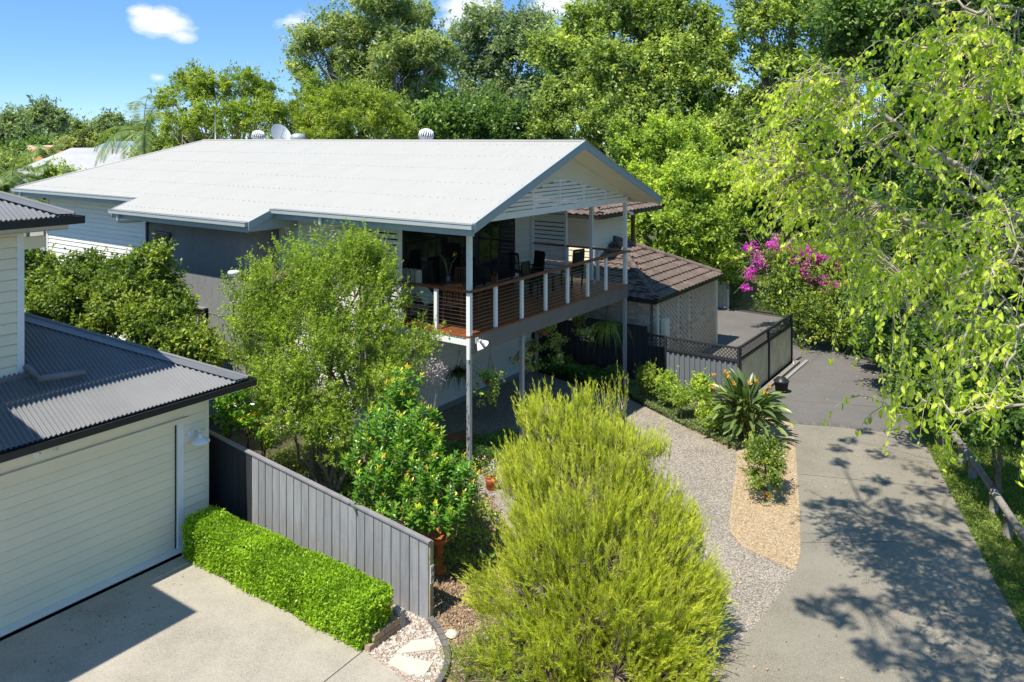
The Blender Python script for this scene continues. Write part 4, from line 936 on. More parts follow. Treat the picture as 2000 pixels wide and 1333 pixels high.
# flue with a round cap by the tea tree
p = at(457, 540, 20.5); t = thing('flue_cap', 'white cylindrical flue cap on a pole in front of the grey wall', 'flue', (p.x, p.y, 0))
MB().tube([(0, 0, 0), (0, 0, p.z - .1)], .03, 8).build('pole', 'galv', t, True); MB().lathe([(.0, -.12), (.15, -.12), (.155, .08), (.17, .10), (.14, .14), (0, .16)], (0, 0, p.z), 20).build('cap', 'lamp_white', t, True)
# ------------------------------------------------------------------ brick garage next door with tiled hip roof
bg_ = gthing('brick_garage', 'low cream brick garage with brown tiled hip roof and open-weave brick wall', 'garage', 9.17, -.25)
BV0, BV1, BU = 9.17, 14.45, -.25
def tile_mesh():
    me = bpy.data.meshes.new('roof_tile'); n = 7; vs = []; fs = []
    for j, (yy, zz) in enumerate(((0, 0.055), (0, .03), (.42, .0))):
        for i in range(n):
            x = i / (n - 1) * .31 - .155; w = .022 * math.sin(i / (n - 1) * 2 * math.pi); vs.append((x, yy, zz + w * (1 if j != 1 else 1)))
    order = [1, 0, 2]
    for a, b in ((1, 0), (0, 2)):
        for i in range(n - 1): fs.append((a * n + i, a * n + i + 1, b * n + i + 1, b * n + i))
    me.from_pydata(vs, [], fs); me.materials.append(M['tile']); me.update(); return me
TILE = tile_mesh()
def tile_plane(parent, origin, along, updir, up_run, rows, inside, step=.34, tw=.30, n0=-2, n1=40, slope=.466):
    "origin: grid point at the eave, along: unit vector of the course, updir: plan unit vector up the slope"
    o = Vector(origin); al = Vector(along); ud = Vector((updir[0], updir[1], slope)).normalized(); nn = al.cross(ud); 
    if nn.z < 0: al = -al; nn = -nn; flip = True
    else: flip = False
    Rm = Matrix((al, ud, nn)).transposed().to_quaternion(); off = Vector(root_off(parent)); cnt = 0
    for r in range(rows):
        for c in range(n0, n1):
            p = o + Vector(along) * ((c + .5) * tw) + ud * (r * step - .05) + nn * .015
            mid = p + ud * .17
            if not inside(mid): continue
            t_ = raw_obj('roof_tile', TILE, parent, p - off); t_.rotation_mode = 'QUATERNION'; t_.rotation_quaternion = Rm; cnt += 1
    return cnt
def cap_line(parent, a, b, r=.10, seg=.36, mt='tile'):
    a = Vector(a); b = Vector(b); n = max(1, int((b - a).length / seg)); 
    for i in range(n):
        p, q2 = a.lerp(b, i / n), a.lerp(b, (i + 1.08) / n); MB().tube([p, q2], [r * 1.05, r * .9], 8, False).build('hip_tile', mt, parent)
S = .466
EV0, EV1, EU0, EZ0 = 8.72, 14.45, -.45, 2.60
AV = (EV0 + EV1) / 2; AU = EU0 + (AV - EV0); AZ = EZ0 + (AV - EV0) * S
MB().add([(EV0, EU0, EZ0), (EV1, EU0, EZ0), (AV, AU, AZ), (EV0, 9, EZ0), (AV, 9, AZ), (EV1, 9, EZ0)], [(0, 1, 2), (0, 2, 4, 3), (1, 5, 4, 2)]).build('roof_batten_deck', 'tile', bg_)
tile_plane(bg_, (EV0, EU0, EZ0), (1, 0, 0), (0, 1), None, 9, lambda p: (p.x - EV0) > (p.y - EU0) - .1 and (EV1 - p.x) > (p.y - EU0) - .1 and p.x < EV1 and p.x > EV0, n1=20)
tile_plane(bg_, (EV0, EU0, EZ0), (0, 1, 0), (1, 0), None, 9, lambda p: (p.y - EU0) > (p.x - EV0) - .1 and p.y > EU0 and p.y < 7.5, n1=27)
cap_line(bg_, (EV0 + .05, EU0 + .05, EZ0 + .06), (AV, AU, AZ + .07)); cap_line(bg_, (EV1 - .05, EU0 + .05, EZ0 + .06), (AV, AU, AZ + .07)); cap_line(bg_, (AV, AU, AZ + .07), (AV, 8.5, AZ + .07))
gutter(bg_, 'gutter_dark', (EV0 - .05, EU0 + .03, EZ0 + .02), (EV1 + .05, EU0 + .03, EZ0 + .02), (0, -1, 0), .11, .12)
gutter(bg_, 'gutter_dark', (EV0 + .03, EU0 - .05, EZ0 + .02), (EV0 + .03, 8, EZ0 + .02), (-1, 0, 0), .11, .14)
MB().box(EV0 + .02, EV1, EU0 + .03, BU, EZ0 - .12, EZ0 - .08).build('soffit', 'cream_lining', bg_)
MB().box(EV0 + .02, BV0, BU, 8, EZ0 - .12, EZ0 - .08).build('soffit', 'cream_lining', bg_)
# left wall: running bond
MB().box(BV0 + .02, BV0 + .2, BU + .1, 8, 0, 2.5).build('wall_core', 'mortar', bg_)
rest = MB(); cnt = 0
for r in range(29):
    z = .01 + r * .086; o_ = 0 if r % 2 else -.12
    for c in range(20):
        u0 = BU + .0 + o_ + c * .24; u1 = u0 + .23
        u0 = max(u0, BU)
        if u1 - u0 < .05 or u0 > 4.5: continue
        if c < 9 and z > 1.0 and cnt < 140: piece('brick', 'brick', bg_, BV0, BV0 + .06, u0, u1, z, z + .076); cnt += 1
        else: rest.box(BV0, BV0 + .06, u0, u1, z, z + .076)
# right wall: open-weave, every other brick left out, between solid piers
MB().box(BV0, BV1 - .1, BU + .10, BU + .2, 0, 2.5).build('shade_wall', 'void_shade', bg_)  # near-black sheet: shade inside the brick openings put in as colour
cnt = 0
for r in range(29):
    z = .01 + r * .086; k = 0; v = BV0 + .02
    while v < BV1 - .3:
        inpier = any(abs(v + .12 - c) < .22 for c in (10.95, 11.9)) or v < BV0 + .1
        w = .24 if inpier else .235
        v0 = v + (0 if r % 2 else (.0 if inpier else .118)); v1 = v0 + (.23 if inpier else .158)
        if cnt < 150 and z > .9: piece('brick', 'brick', bg_, v0, v1, BU, BU + .10, z, z + (.076 if not inpier else .078)); cnt += 1
        else: rest.box(v0, v1, BU, BU + .10, z, z + .077)
        v += w
o = rest.build('bricks_beyond', 'brick', bg_); o['kind'] = 'stuff'
piece('corner_downpipe', 'board_garage', bg_, BV0 - .02, BV0 + .10, BU - .08, BU - .0, 0, 2.5)
piece('end_post', 'board_garage', bg_, BV1 - .16, BV1 - .02, BU - .06, BU + .06, 0, 2.55)
piece('end_wall', 'mortar', bg_, BV1 - .2, BV1 - .05, BU + .06, 7, 0, 2.5)
t = gthing('meter_box', 'pale upright box on the open-weave brick wall above the lattice fence', 'meter box', 9.6, BU - .1, 1.0)
MB().box(9.5, 9.85, BU - .18, BU - .02, .9, 1.85).build('box', 'board_garage', t, bevel=.01)
# upper floor of the neighbour's house
nh = gthing('tiled_house', 'cream boarded upper storey with brown tiled roof and black gutter behind the deck', 'house', 10.1, 2.5)
MB().box(10.1, 12.25, 2.5, 12, 2.6, 4.98).build('wall_core', 'board_white', nh)
board_wall(nh, 'board_garage', '-u', 2.5, 10.14, 12.25, 2.9, 4.95, .2); board_wall(nh, 'board_garage', '-v', 10.1, 2.54, 9, 2.9, 4.95, .2)
piece('corner_board', 'white_paint', nh, 10.05, 10.14, 2.45, 2.54, 2.6, 4.95)
piece('verandah_post', 'merbau_dark', nh, 13.2, 13.32, 2.5, 2.62, 2.4, 5.0)
piece('window_frame', 'frame_black', nh, 10.06, 10.1, 3.6, 5.0, 3.3, 4.7); piece('window_pane', 'glass_blue', nh, 10.05, 10.058, 3.7, 4.9, 3.38, 4.62)
NV0, NV1, NU0, NZ0 = 9.6, 14.46, 2.0, 5.0; NA = (NV0 + NV1) / 2
MB().add([(NV0, NU0, NZ0), (NV1, NU0, NZ0), (NA, NU0 + NA - NV0, NZ0 + (NA - NV0) * S), (NV0, 12, NZ0), (NA, 12, NZ0 + (NA - NV0) * S), (NV1, 12, NZ0)], [(0, 1, 2), (0, 2, 4, 3), (1, 5, 4, 2)]).build('roof_batten_deck', 'tile', nh)
tile_plane(nh, (NV0, NU0, NZ0), (1, 0, 0), (0, 1), None, 6, lambda p: (p.x - NV0) > (p.y - NU0) - .1 and (NV1 - p.x) > (p.y - NU0) - .1 and NV0 < p.x < NV1, n1=17)
tile_plane(nh, (NV0, NU0, NZ0), (0, 1, 0), (1, 0), None, 5, lambda p: (p.y - NU0) > (p.x - NV0) - .1 and p.y > NU0 and p.y < 5, n1=12)
cap_line(nh, (NV0 + .05, NU0 + .05, NZ0 + .06), (NA, NU0 + NA - NV0, NZ0 + (NA - NV0) * S + .07)); cap_line(nh, (NV1 - .05, NU0 + .05, NZ0 + .06), (NA, NU0 + NA - NV0, NZ0 + (NA - NV0) * S + .07))
gutter(nh, 'gutter_dark', (NV0 - .05, NU0 + .03, NZ0 + .02), (NV1 + .05, NU0 + .03, NZ0 + .02), (0, -1, 0), .12, .14)
gutter(nh, 'gutter_dark', (NV0 + .03, NU0 - .05, NZ0 + .02), (NV0 + .03, 10, NZ0 + .02), (-1, 0, 0), .12, .14)
MB().box(NV0 + .02, NV1, NU0 + .03, 2.5, NZ0 - .1, NZ0 - .06).build('soffit', 'cream_lining', nh); MB().box(NV0 + .02, 10.1, 2.5, 9, NZ0 - .1, NZ0 - .06).build('soffit', 'cream_lining', nh); MB().box(12.25, NV1, 2.5, 9, NZ0 - .1, NZ0 - .06).build('soffit', 'cream_lining', nh)

# ------------------------------------------------------------------ metal fences on the right
def corr_panel(parent, mt, along, c, a0, a1, z0, z1, pitch=.16, dep=.035):
    "trapezoid-ribbed sheet; along 'v' (at u=c) or 'u' (at v=c)"
    m = MB(); a = a0; pts = []
    while a < a1 - 1e-6:
        for f, d in ((0, 0), (.40, 0), (.5, dep), (.9, dep)):
            x = a + f * pitch
            if x <= a1: pts.append((x, d))
        a += pitch
    pts.append((a1, 0))
    for (p, d), (p2, d2) in zip(pts, pts[1:]):
        if along == 'v': m.quad((p, c + d, z0), (p2, c + d2, z0), (p2, c + d2, z1), (p, c + d, z1))
        else: m.quad((c + d, p, z0), (c + d2, p2, z0), (c + d2, p2, z1), (c + d, p, z1))
    return m.build('sheet_panel', mt, parent)
def lattice(parent, along, c, a0, a1, z0, z1, sp=.11):
    H = z1 - z0; n = int((a1 - a0 + H) / sp)
    for s_ in (1, -1):
        for k in range(n + 1):
            b0 = a0 - H + k * sp if s_ > 0 else a0 + k * sp
            p, q2 = (b0, z0), (b0 + s_ * H, z1)
            t0 = 0.0; t1 = 1.0
            for lim, sg_ in ((a0, 1), (a1, -1)):
                d = q2[0] - p[0]; x0 = (lim - p[0]) / d
                if sg_ > 0: (t0, t1) = (max(t0, x0), t1) if d > 0 else (t0, min(t1, x0))
                else: (t0, t1) = (t0, min(t1, x0)) if d > 0 else (max(t0, x0), t1)
            if t1 - t0 < .05: continue
            A = (p[0] + (q2[0] - p[0]) * t0, p[1] + (q2[1] - p[1]) * t0); B = (p[0] + (q2[0] - p[0]) * t1, p[1] + (q2[1] - p[1]) * t1)
            dd_ = .004 * s_
            if along == 'v': bar_piece('lattice_strip', 'lattice', parent, (A[0], c + dd_, A[1]), (B[0], c + dd_, B[1]), .006, .018)
            else: bar_piece('lattice_strip', 'lattice', parent, (c + dd_, A[0], A[1]), (c + dd_, B[0], B[1]), .006, .02)
V8 = 8.2; ZT = 1.655
f1 = gthing('lattice_fence', 'grey ribbed metal fence topped with black lattice behind the round shrubs', 'fence', V8, -3.27)
corr_panel(f1, 'corr_grey', 'u', V8, -3.2, -1.05, .05, 1.28); corr_panel(f1, 'fence_dark', 'u', V8, -1.0, -.46, .05, 1.28)
for a, b in ((-3.2, -1.03), (-1.0, -.46)):
    bar_piece('top_rail', 'lattice', f1, (V8, a, ZT), (V8, b, ZT), .06, .05); bar_piece('mid_rail', 'lattice', f1, (V8, a, 1.30), (V8, b, 1.30), .06, .07); lattice(f1, 'u', V8, a, b, 1.33, ZT - .02)
for u in (-3.27, -1.05, -.46): piece('post', 'lattice', f1, V8 - .04, V8 + .04, u, u + .07, 0, ZT + .04)
f2 = gthing('tan_lattice_fence', 'tan ribbed metal fence topped with black lattice along the dark driveway', 'fence', V8 + .1, -3.27)
corr_panel(f2, 'corr_tan', 'v', -3.24, V8 + .05, 10.9, .05, 1.28, .09, .012); corr_panel(f2, 'corr_tan', 'v', -3.24, 10.97, 13.4, .05, 1.28, .09, .012)
for a, b in ((V8 + .05, 10.88), (10.97, 13.4)):
    bar_piece('top_rail', 'lattice', f2, (a, -3.24, ZT), (b, -3.24, ZT), .06, .06); bar_piece('mid_rail', 'lattice', f2, (a, -3.24, 1.30), (b, -3.24, 1.30), .06, .07); lattice(f2, 'v', -3.24, a, b, 1.33, ZT - .02)
    bar_piece('bottom_rail', 'lattice', f2, (a, -3.24, .05), (b, -3.24, .05), .06, .08)
for v in (8.24, 10.9, 13.4): piece('post', 'lattice', f2, v, v + .07, -3.29, -3.21, 0, ZT + .05)
f3 = gthing('boundary_fence', 'tall plain black metal fence beside the deck, left of the lattice', 'fence', V8, -.4)
corr_panel(f3, 'fence_dark', 'u', V8, -.38, 9, .05, 1.85, .2); bar_piece('top_rail', 'lattice', f3, (V8, -.38, 1.86), (V8, 9, 1.86), .05, .05); piece('post', 'lattice', f3, V8 - .04, V8 + .04, -.42, -.36, 0, 1.9)
# timber sleeper and a small white marker at the fence foot, black bin by it
k_ = gthing('sleeper_edge', 'dark timber sleeper along the foot of the tan fence', 'kerb', 13, -3.45)
bar_piece('sleeper', 'timber_grey', k_, (9.6, -3.42, .05), (13.6, -3.42, .05), .14, .1); bar_piece('sleeper', 'concrete_kerb', k_, (10.4, -3.62, .03), (14.0, -3.62, .03), .1, .06)
x, y = spot(1550, 716); t = thing('marker_peg', 'short white peg at the outer end of the tan fence', 'peg', (x, y, 0)); MB().tube([(0, 0, 0), (0, 0, .28)], .03, 8).build('peg', 'lamp_white', t, True); MB().tube([(0, 0, .28), (0, 0, .31)], .034, 8).build('cap', 'terracotta', t, True)
x, y = spot(1526, 768); t = thing('rubbish_pot', 'round black pot standing behind the strelitzia', 'pot', (x, y, 0))
MB().lathe([(.0, .0), (.16, .0), (.21, .34), (.23, .35), (.23, .38), (.19, .38), (.17, .3), (0, .3)], n=18).build('pot', 'rubber', t, True); MB().lathe([(.2, .36), (.14, .46), (0, .5)], n=14).build('heap', 'frame_black', t, True)
# pool-style steel fence and gate beyond the drive
pf = thing('steel_fence', 'low black picket fence of thin steel bars across the back lawn', 'fence', (0, 0, 0))
A = Vector((*spot(1422, 606), 0)); B = Vector((*spot(1528, 622), 0)); 
n = 60
for zz in (.12, 1.1): bar_piece('rail', 'frame_black', pf, A + Vector((0, 0, zz)), B + Vector((0, 0, zz)), .03)
for i in range(n + 1): p = A.lerp(B, i / n); bar_piece('picket', 'frame_black', pf, p + Vector((0, 0, .1)), p + Vector((0, 0, 1.2)), .016)
pg = thing('steel_gate', 'narrow silver steel gate between brick garage and black picket fence', 'gate', (0, 0, 0))
A = Vector((*spot(1402, 603), 0)); B = Vector((*spot(1420, 606), 0))
for zz in (.1, 1.2): bar_piece('rail', 'steel_white', pg, A + Vector((0, 0, zz)), B + Vector((0, 0, zz)), .04)
for i in range(8): p = A.lerp(B, i / 7); bar_piece('picket', 'steel_white', pg, p + Vector((0, 0, .05)), p + Vector((0, 0, 1.2)), .03)
bar_piece('post', 'steel_white', pg, B + Vector((.05, 0, 0)), B + Vector((.05, 0, 1.4)), .07)
# post-and-log barrier on the right verge
lb = thing('log_barrier', 'low weathered log rail on round timber posts beside the driveway', 'barrier', (0, 0, 0))
L0 = [at(1858, 832, 16.5), at(1915, 922, 14.1), at(1962, 1000, 12.55), at(2010, 1072, 11.4), at(2110, 1210, 9.9)]
gp = [(1879, 912), (1899, 940), (1941, 1008), (1969, 1054), (2080, 1230)]
pts = []
for (px, py) in ((1862, 888), (1879, 912), (1899, 940), (1941, 1008), (1969, 1054), (2080, 1230)):
    x, y = spot(px, py); pts.append((x, y, .50))
MB().tube(pts[:4], .07, 10).build('log_rail', 'timber_grey', lb); MB().tube([pts[3], pts[4], pts[5]], .072, 10).build('log_rail', 'timber_grey', lb)
for (px, py) in gp:
    x, y = spot(px, py); MB().tube([(x, y, 0), (x, y, .45)], .085, 12).build('post', 'timber_grey', lb)
# far houses on the left skyline
def far_roof(name, label, px, py, d, w, h, mt, rot=0.5, wall=2.6, grp='roofs beyond the garden'):
    p = at(px, py, d); t = thing(name, label, 'house', (p.x, p.y, 0), rot, grp)
    z1 = p.z; z0 = z1 - h; a, b = w / 2, w / 3
    MB().add([(-a, -b, z0), (a, -b, z0), (a, b, z0), (-a, b, z0), (-a + b, 0, z1), (a - b, 0, z1)], [(0, 1, 5, 4), (1, 2, 5), (2, 3, 4, 5), (3, 0, 4)]).build('roof', mt, t, True)
    MB().box(-a + .5, a - .5, -b + .5, b - .5, 0, z0).build('wall', 'board_white', t, True)
    piece_ = MB().box(-a, a, -b - .1, -b, z0 - .15, z0).build('gutter', 'trim_grey', t, True)
    for k in range(3): MB().box(-a * .6 + k * a * .5, -a * .6 + k * a * .5 + 1.2, -b + .44, -b + .5, z0 - 1.8, z0 - .6).build('window', 'glass_blue', t, True)
far_roof('grey_roof_house', 'house with pale grey hip roof just beyond the white roof', 205, 289, 42, 9.5, 1.6, 'grey_roof', .35)
far_roof('orange_roof_house', 'far house with orange tiled roof beside the pale grey roof', 190, 279, 75, 14, 1.7, 'orange', .1)
far_roof('cream_roof_house', 'far house with pinkish cream roof at the left edge', 70, 284, 80, 16, 1.7, 'cream_roof', .1)
far_roof('blue_roof_house', 'far house with small blue-grey roof behind the palm', 246, 276, 62, 7, 1.2, 'blue_roof', .3)
far_roof('red_roof_house', 'far house with dull red roof below the cream one', 78, 292, 66, 9, 1.1, 'orange', -.2)
# ------------------------------------------------------------------ trees behind the house
GB = 'trees behind the houses'
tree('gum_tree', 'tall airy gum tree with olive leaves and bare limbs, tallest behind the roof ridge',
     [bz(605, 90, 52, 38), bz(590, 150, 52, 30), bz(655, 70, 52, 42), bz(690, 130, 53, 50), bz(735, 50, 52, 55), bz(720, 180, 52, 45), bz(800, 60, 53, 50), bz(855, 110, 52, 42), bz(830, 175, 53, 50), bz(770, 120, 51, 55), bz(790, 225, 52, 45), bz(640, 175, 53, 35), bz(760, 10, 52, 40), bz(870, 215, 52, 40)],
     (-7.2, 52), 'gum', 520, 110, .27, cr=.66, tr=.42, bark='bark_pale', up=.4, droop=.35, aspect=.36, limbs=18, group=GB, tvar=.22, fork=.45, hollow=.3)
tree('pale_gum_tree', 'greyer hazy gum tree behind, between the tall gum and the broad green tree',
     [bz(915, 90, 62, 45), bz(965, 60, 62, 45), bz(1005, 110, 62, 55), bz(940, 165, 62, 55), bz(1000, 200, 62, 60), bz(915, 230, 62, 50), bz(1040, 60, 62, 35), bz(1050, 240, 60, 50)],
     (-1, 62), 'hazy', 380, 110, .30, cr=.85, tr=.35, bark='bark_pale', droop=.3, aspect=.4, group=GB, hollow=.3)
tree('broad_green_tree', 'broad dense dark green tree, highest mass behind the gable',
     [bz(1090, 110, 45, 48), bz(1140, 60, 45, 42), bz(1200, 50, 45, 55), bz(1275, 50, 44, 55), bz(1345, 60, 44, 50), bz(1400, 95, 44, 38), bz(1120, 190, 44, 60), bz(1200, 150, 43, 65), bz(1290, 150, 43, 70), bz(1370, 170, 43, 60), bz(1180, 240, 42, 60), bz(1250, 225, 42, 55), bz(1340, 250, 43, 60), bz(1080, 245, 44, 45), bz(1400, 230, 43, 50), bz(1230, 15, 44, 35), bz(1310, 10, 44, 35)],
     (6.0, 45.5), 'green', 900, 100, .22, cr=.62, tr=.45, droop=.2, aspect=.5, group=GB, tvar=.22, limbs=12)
tree('feathery_tree', 'spreading feathery tree with pale crooked branches left of the dome tree',
     [bz(335, 195, 36, 30), bz(375, 170, 36, 35), bz(420, 185, 36, 40), bz(470, 160, 36, 35), bz(505, 185, 36, 35), bz(350, 245, 35, 35), bz(400, 250, 35, 40), bz(450, 240, 35, 45), bz(500, 240, 35, 40)],
     (-12.6, 35.5), 'bright', 250, 95, .15, cr=.30, tr=.2, bark='bark_pale', up=.9, droop=.2, aspect=.35, group=GB, flat=.45, limbs=14, hollow=.2)
tree('dome_tree', 'low bright green dome-shaped tree just behind the roof ridge',
     [bz(560, 240, 37, 42), bz(610, 215, 37, 48), bz(670, 205, 37, 45), bz(725, 220, 37, 45), bz(765, 250, 37, 35), bz(640, 250, 36, 60), bz(700, 255, 36, 50)],
     (-8.3, 38), 'bright', 460, 110, .13, cr=.36, tr=.25, up=1.0, droop=.25, aspect=.34, group=GB, flat=.45, hollow=.2, tvar=.16)
tree('dark_infill_tree', 'dark bushy tree low behind the ridge, right of the dome tree',
     [bz(800, 255, 46, 35), bz(850, 250, 46, 40), bz(905, 255, 47, 45), bz(960, 250, 47, 45), bz(1010, 262, 46, 40)],
     (-3, 48), 'dark', 140, 110, .26, cr=.75, group=GB, aspect=.5)
tree('sparse_tree', 'green tree with gaps of blue sky, right of the broad green tree',
     [bz(1475, 50, 42, 42), bz(1530, 25, 42, 45), bz(1590, 50, 42, 48), bz(1650, 30, 42, 45), bz(1500, 130, 42, 36), bz(1560, 125, 42, 42), bz(1625, 120, 42, 45), bz(1690, 100, 42, 45), bz(1480, 215, 42, 42), bz(1540, 215, 42, 48), bz(1610, 210, 41, 55), bz(1440, 260, 41, 42), bz(1500, 290, 41, 50)],
     (14.5, 42), 'green', 560, 100, .21, cr=.56, tr=.4, group=GB, aspect=.5, droop=.2, hollow=.3)
tree('light_green_tree', 'rounded lime green tree filling the gap behind the brick garage',
     [bz(1240, 300, 38, 48), bz(1300, 275, 38, 48), bz(1360, 300, 38, 50), bz(1260, 380, 37, 60), bz(1330, 370, 36, 62), bz(1405, 365, 36, 50), bz(1280, 450, 36, 60), bz(1350, 450, 35, 62), bz(1420, 440, 36, 50), bz(1310, 520, 35, 50), bz(1390, 500, 35, 50), bz(1240, 440, 37, 40)],
     (8.0, 38), 'lime', 760, 115, .16, cr=.42, tr=.28, group=GB, aspect=.5, tvar=.24, lo=-.6, limbs=8)
tree('back_wall_tree', 'deep green tree mass beyond the lawn behind the bougainvillea',
     [bz(1480, 400, 48, 60), bz(1540, 340, 48, 60), bz(1610, 320, 47, 60), bz(1680, 330, 46, 60), bz(1560, 430, 47, 60), bz(1640, 420, 46, 65), bz(1720, 420, 44, 60), bz(1460, 480, 46, 42), bz(1760, 300, 44, 70)],
     (18, 49), 'dark', 480, 110, .24, cr=.8, group=GB, lo=-.7, limbs=6)
tree('understorey_tree', 'dark green understorey tree right of the bougainvillea',
     [bz(1720, 520, 30, 60), bz(1790, 480, 29, 70), bz(1870, 470, 27, 80), bz(1960, 480, 25, 80), bz(1760, 590, 28, 55), bz(1830, 580, 26, 70), bz(1930, 580, 24, 70), bz(2020, 600, 22, 70), bz(1690, 440, 32, 50), bz(1960, 380, 24, 80), bz(1860, 360, 27, 80)],
     (16, 28), 'dark', 420, 105, .20, cr=.7, group='undergrowth trees on the right', lo=-.7, limbs=6, tvar=.25)
# left skyline
lg = 'gum trees on the left skyline'
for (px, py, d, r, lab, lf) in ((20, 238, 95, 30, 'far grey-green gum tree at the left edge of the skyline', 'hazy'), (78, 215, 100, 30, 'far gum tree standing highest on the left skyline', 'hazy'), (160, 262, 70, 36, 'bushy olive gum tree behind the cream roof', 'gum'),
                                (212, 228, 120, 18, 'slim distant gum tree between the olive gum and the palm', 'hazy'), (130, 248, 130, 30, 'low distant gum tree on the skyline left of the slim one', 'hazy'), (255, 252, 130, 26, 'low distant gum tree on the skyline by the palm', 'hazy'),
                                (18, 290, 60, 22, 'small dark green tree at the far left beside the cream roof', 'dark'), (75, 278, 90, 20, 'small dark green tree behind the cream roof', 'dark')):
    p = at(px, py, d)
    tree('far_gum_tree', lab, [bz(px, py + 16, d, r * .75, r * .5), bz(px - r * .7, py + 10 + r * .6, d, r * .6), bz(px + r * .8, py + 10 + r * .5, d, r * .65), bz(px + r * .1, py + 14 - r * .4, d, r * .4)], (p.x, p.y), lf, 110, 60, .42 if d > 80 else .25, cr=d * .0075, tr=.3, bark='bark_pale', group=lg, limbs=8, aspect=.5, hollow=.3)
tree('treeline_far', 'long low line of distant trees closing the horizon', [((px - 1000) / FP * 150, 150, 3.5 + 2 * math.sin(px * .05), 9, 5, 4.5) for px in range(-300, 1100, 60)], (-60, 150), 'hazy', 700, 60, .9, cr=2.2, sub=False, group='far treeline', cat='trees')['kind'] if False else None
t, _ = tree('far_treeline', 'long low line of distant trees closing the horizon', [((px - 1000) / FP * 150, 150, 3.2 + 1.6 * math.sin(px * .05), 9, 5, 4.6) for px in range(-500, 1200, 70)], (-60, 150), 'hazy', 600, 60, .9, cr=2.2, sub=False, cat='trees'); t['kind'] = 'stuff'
# mid-distance shrubs at the left edge
for i, (px, py, d, r, lf, lab) in enumerate(((35, 335, 44, 42, 'gum', 'olive bushy shrub left of the grey roofed house'), (95, 360, 36, 36, 'green', 'dark green bush under the palms at far left'), (10, 390, 34, 34, 'fern', 'pale bush at the left edge behind the dark gutter'), (300, 300, 40, 34, 'green', 'bushy green shrub at the foot of the tall palm'), (380, 285, 37, 30, 'green', 'low green bush behind the far end of the ridge'), (150, 385, 34, 26, 'green', 'low bush directly behind the far corner of the white roof'))):
    p = at(px, py, d)
    tree('garden_shrub', lab, [bz(px, py + 6, d, r * .75), bz(px - r * .6, py + r * .6, d, r * .65), bz(px + r * .7, py + r * .5, d, r * .65)], (p.x, p.y), lf, 110, 80, .16, cr=.45, tr=.12, group='shrubs behind the white house', limbs=5, cat='shrub')
# palms
def palm(label, px, py, d, n, L, droop, tilt=.0, size=1.0):
    p = at(px, py, d); t = thing('palm_tree', label, 'palm', (p.x, p.y, 0), 0, 'palms at the left', (p.x, p.y, 0))
    mb = MB(); limb(mb, (p.x, p.y, 0), p, .14, .10, 0, 6, 10, .01); mb.tube([p - Vector((0, 0, .8)), p], [.10, .06], 10); mb.build('trunk', 'bark_pale', t)
    for k in range(n):
        a = 2 * math.pi * k / n + random.uniform(-.3, .3); el = random.uniform(.15, 1.5); d0 = Vector((math.cos(a) * math.cos(el), math.sin(a) * math.cos(el), math.sin(el)))
        pts = [p.copy()]; dd = d0.copy(); seg = 9
        for i in range(seg): dd.z -= droop / seg * (1 + i * .25); dd.normalize(); pts.append(pts[-1] + dd * (L / seg))
        Q = np.array(pts); nl = 34; ts = np.linspace(.12, 1, nl); idx = ts * seg; i0 = np.minimum(idx.astype(int), seg - 1); fr = (idx - i0)[:, None]
        B = Q[i0] * (1 - fr) + Q[i0 + 1] * fr; T = unit(Q[i0 + 1] - Q[i0]); S_ = unit(np.cross(T, np.array([[0, 0, 1.0]])) + 1e-6); U_ = np.cross(S_, T)
        A = []
        for s_ in (-1, 1):
            D = S_ * s_ * .8 + T * .55 - U_ * .0; D[:, 2] -= .45
            A.append(leaf_arrays(B, D, U_ + rng.normal(size=U_.shape) * .15, .62 * size * np.sin(np.clip(ts * 2.6 + .3, 0, 3.0)) + .12, np.full(nl, .045 * size), np.clip(rng.normal(.45, .15, nl), 0, 1)))
        o = leaves_obj('frond', [(V - np.array(root_off(t)), F, T_) for V, F, T_ in A], 'palm', t)
        if k % 3 == 0: MB().tube([Vector(x) for x in Q], [.03 - .002 * i for i in range(len(Q))], 4).build('frond_stem', 'twig_green', t)
palm('tall palm with drooping feathery fronds behind the far end of the white roof', 280, 262, 38, 13, 3.0, 1.45)
palm('low palm with grey-green fronds left of the pale grey roof', 112, 348, 36, 12, 1.7, 1.6, size=.8)
palm('fan-like pale palm at the left edge of the picture', 22, 352, 33, 13, 1.5, 1.2, size=.8)
palm('small yellowing palm just behind the far eave corner of the white roof', 52, 392, 31, 10, 1.3, 1.4, size=.8)
palm('tiny bright palm between the olive shrub and the grey roofed house', 98, 315, 42, 9, 1.4, 1.3, size=.8)

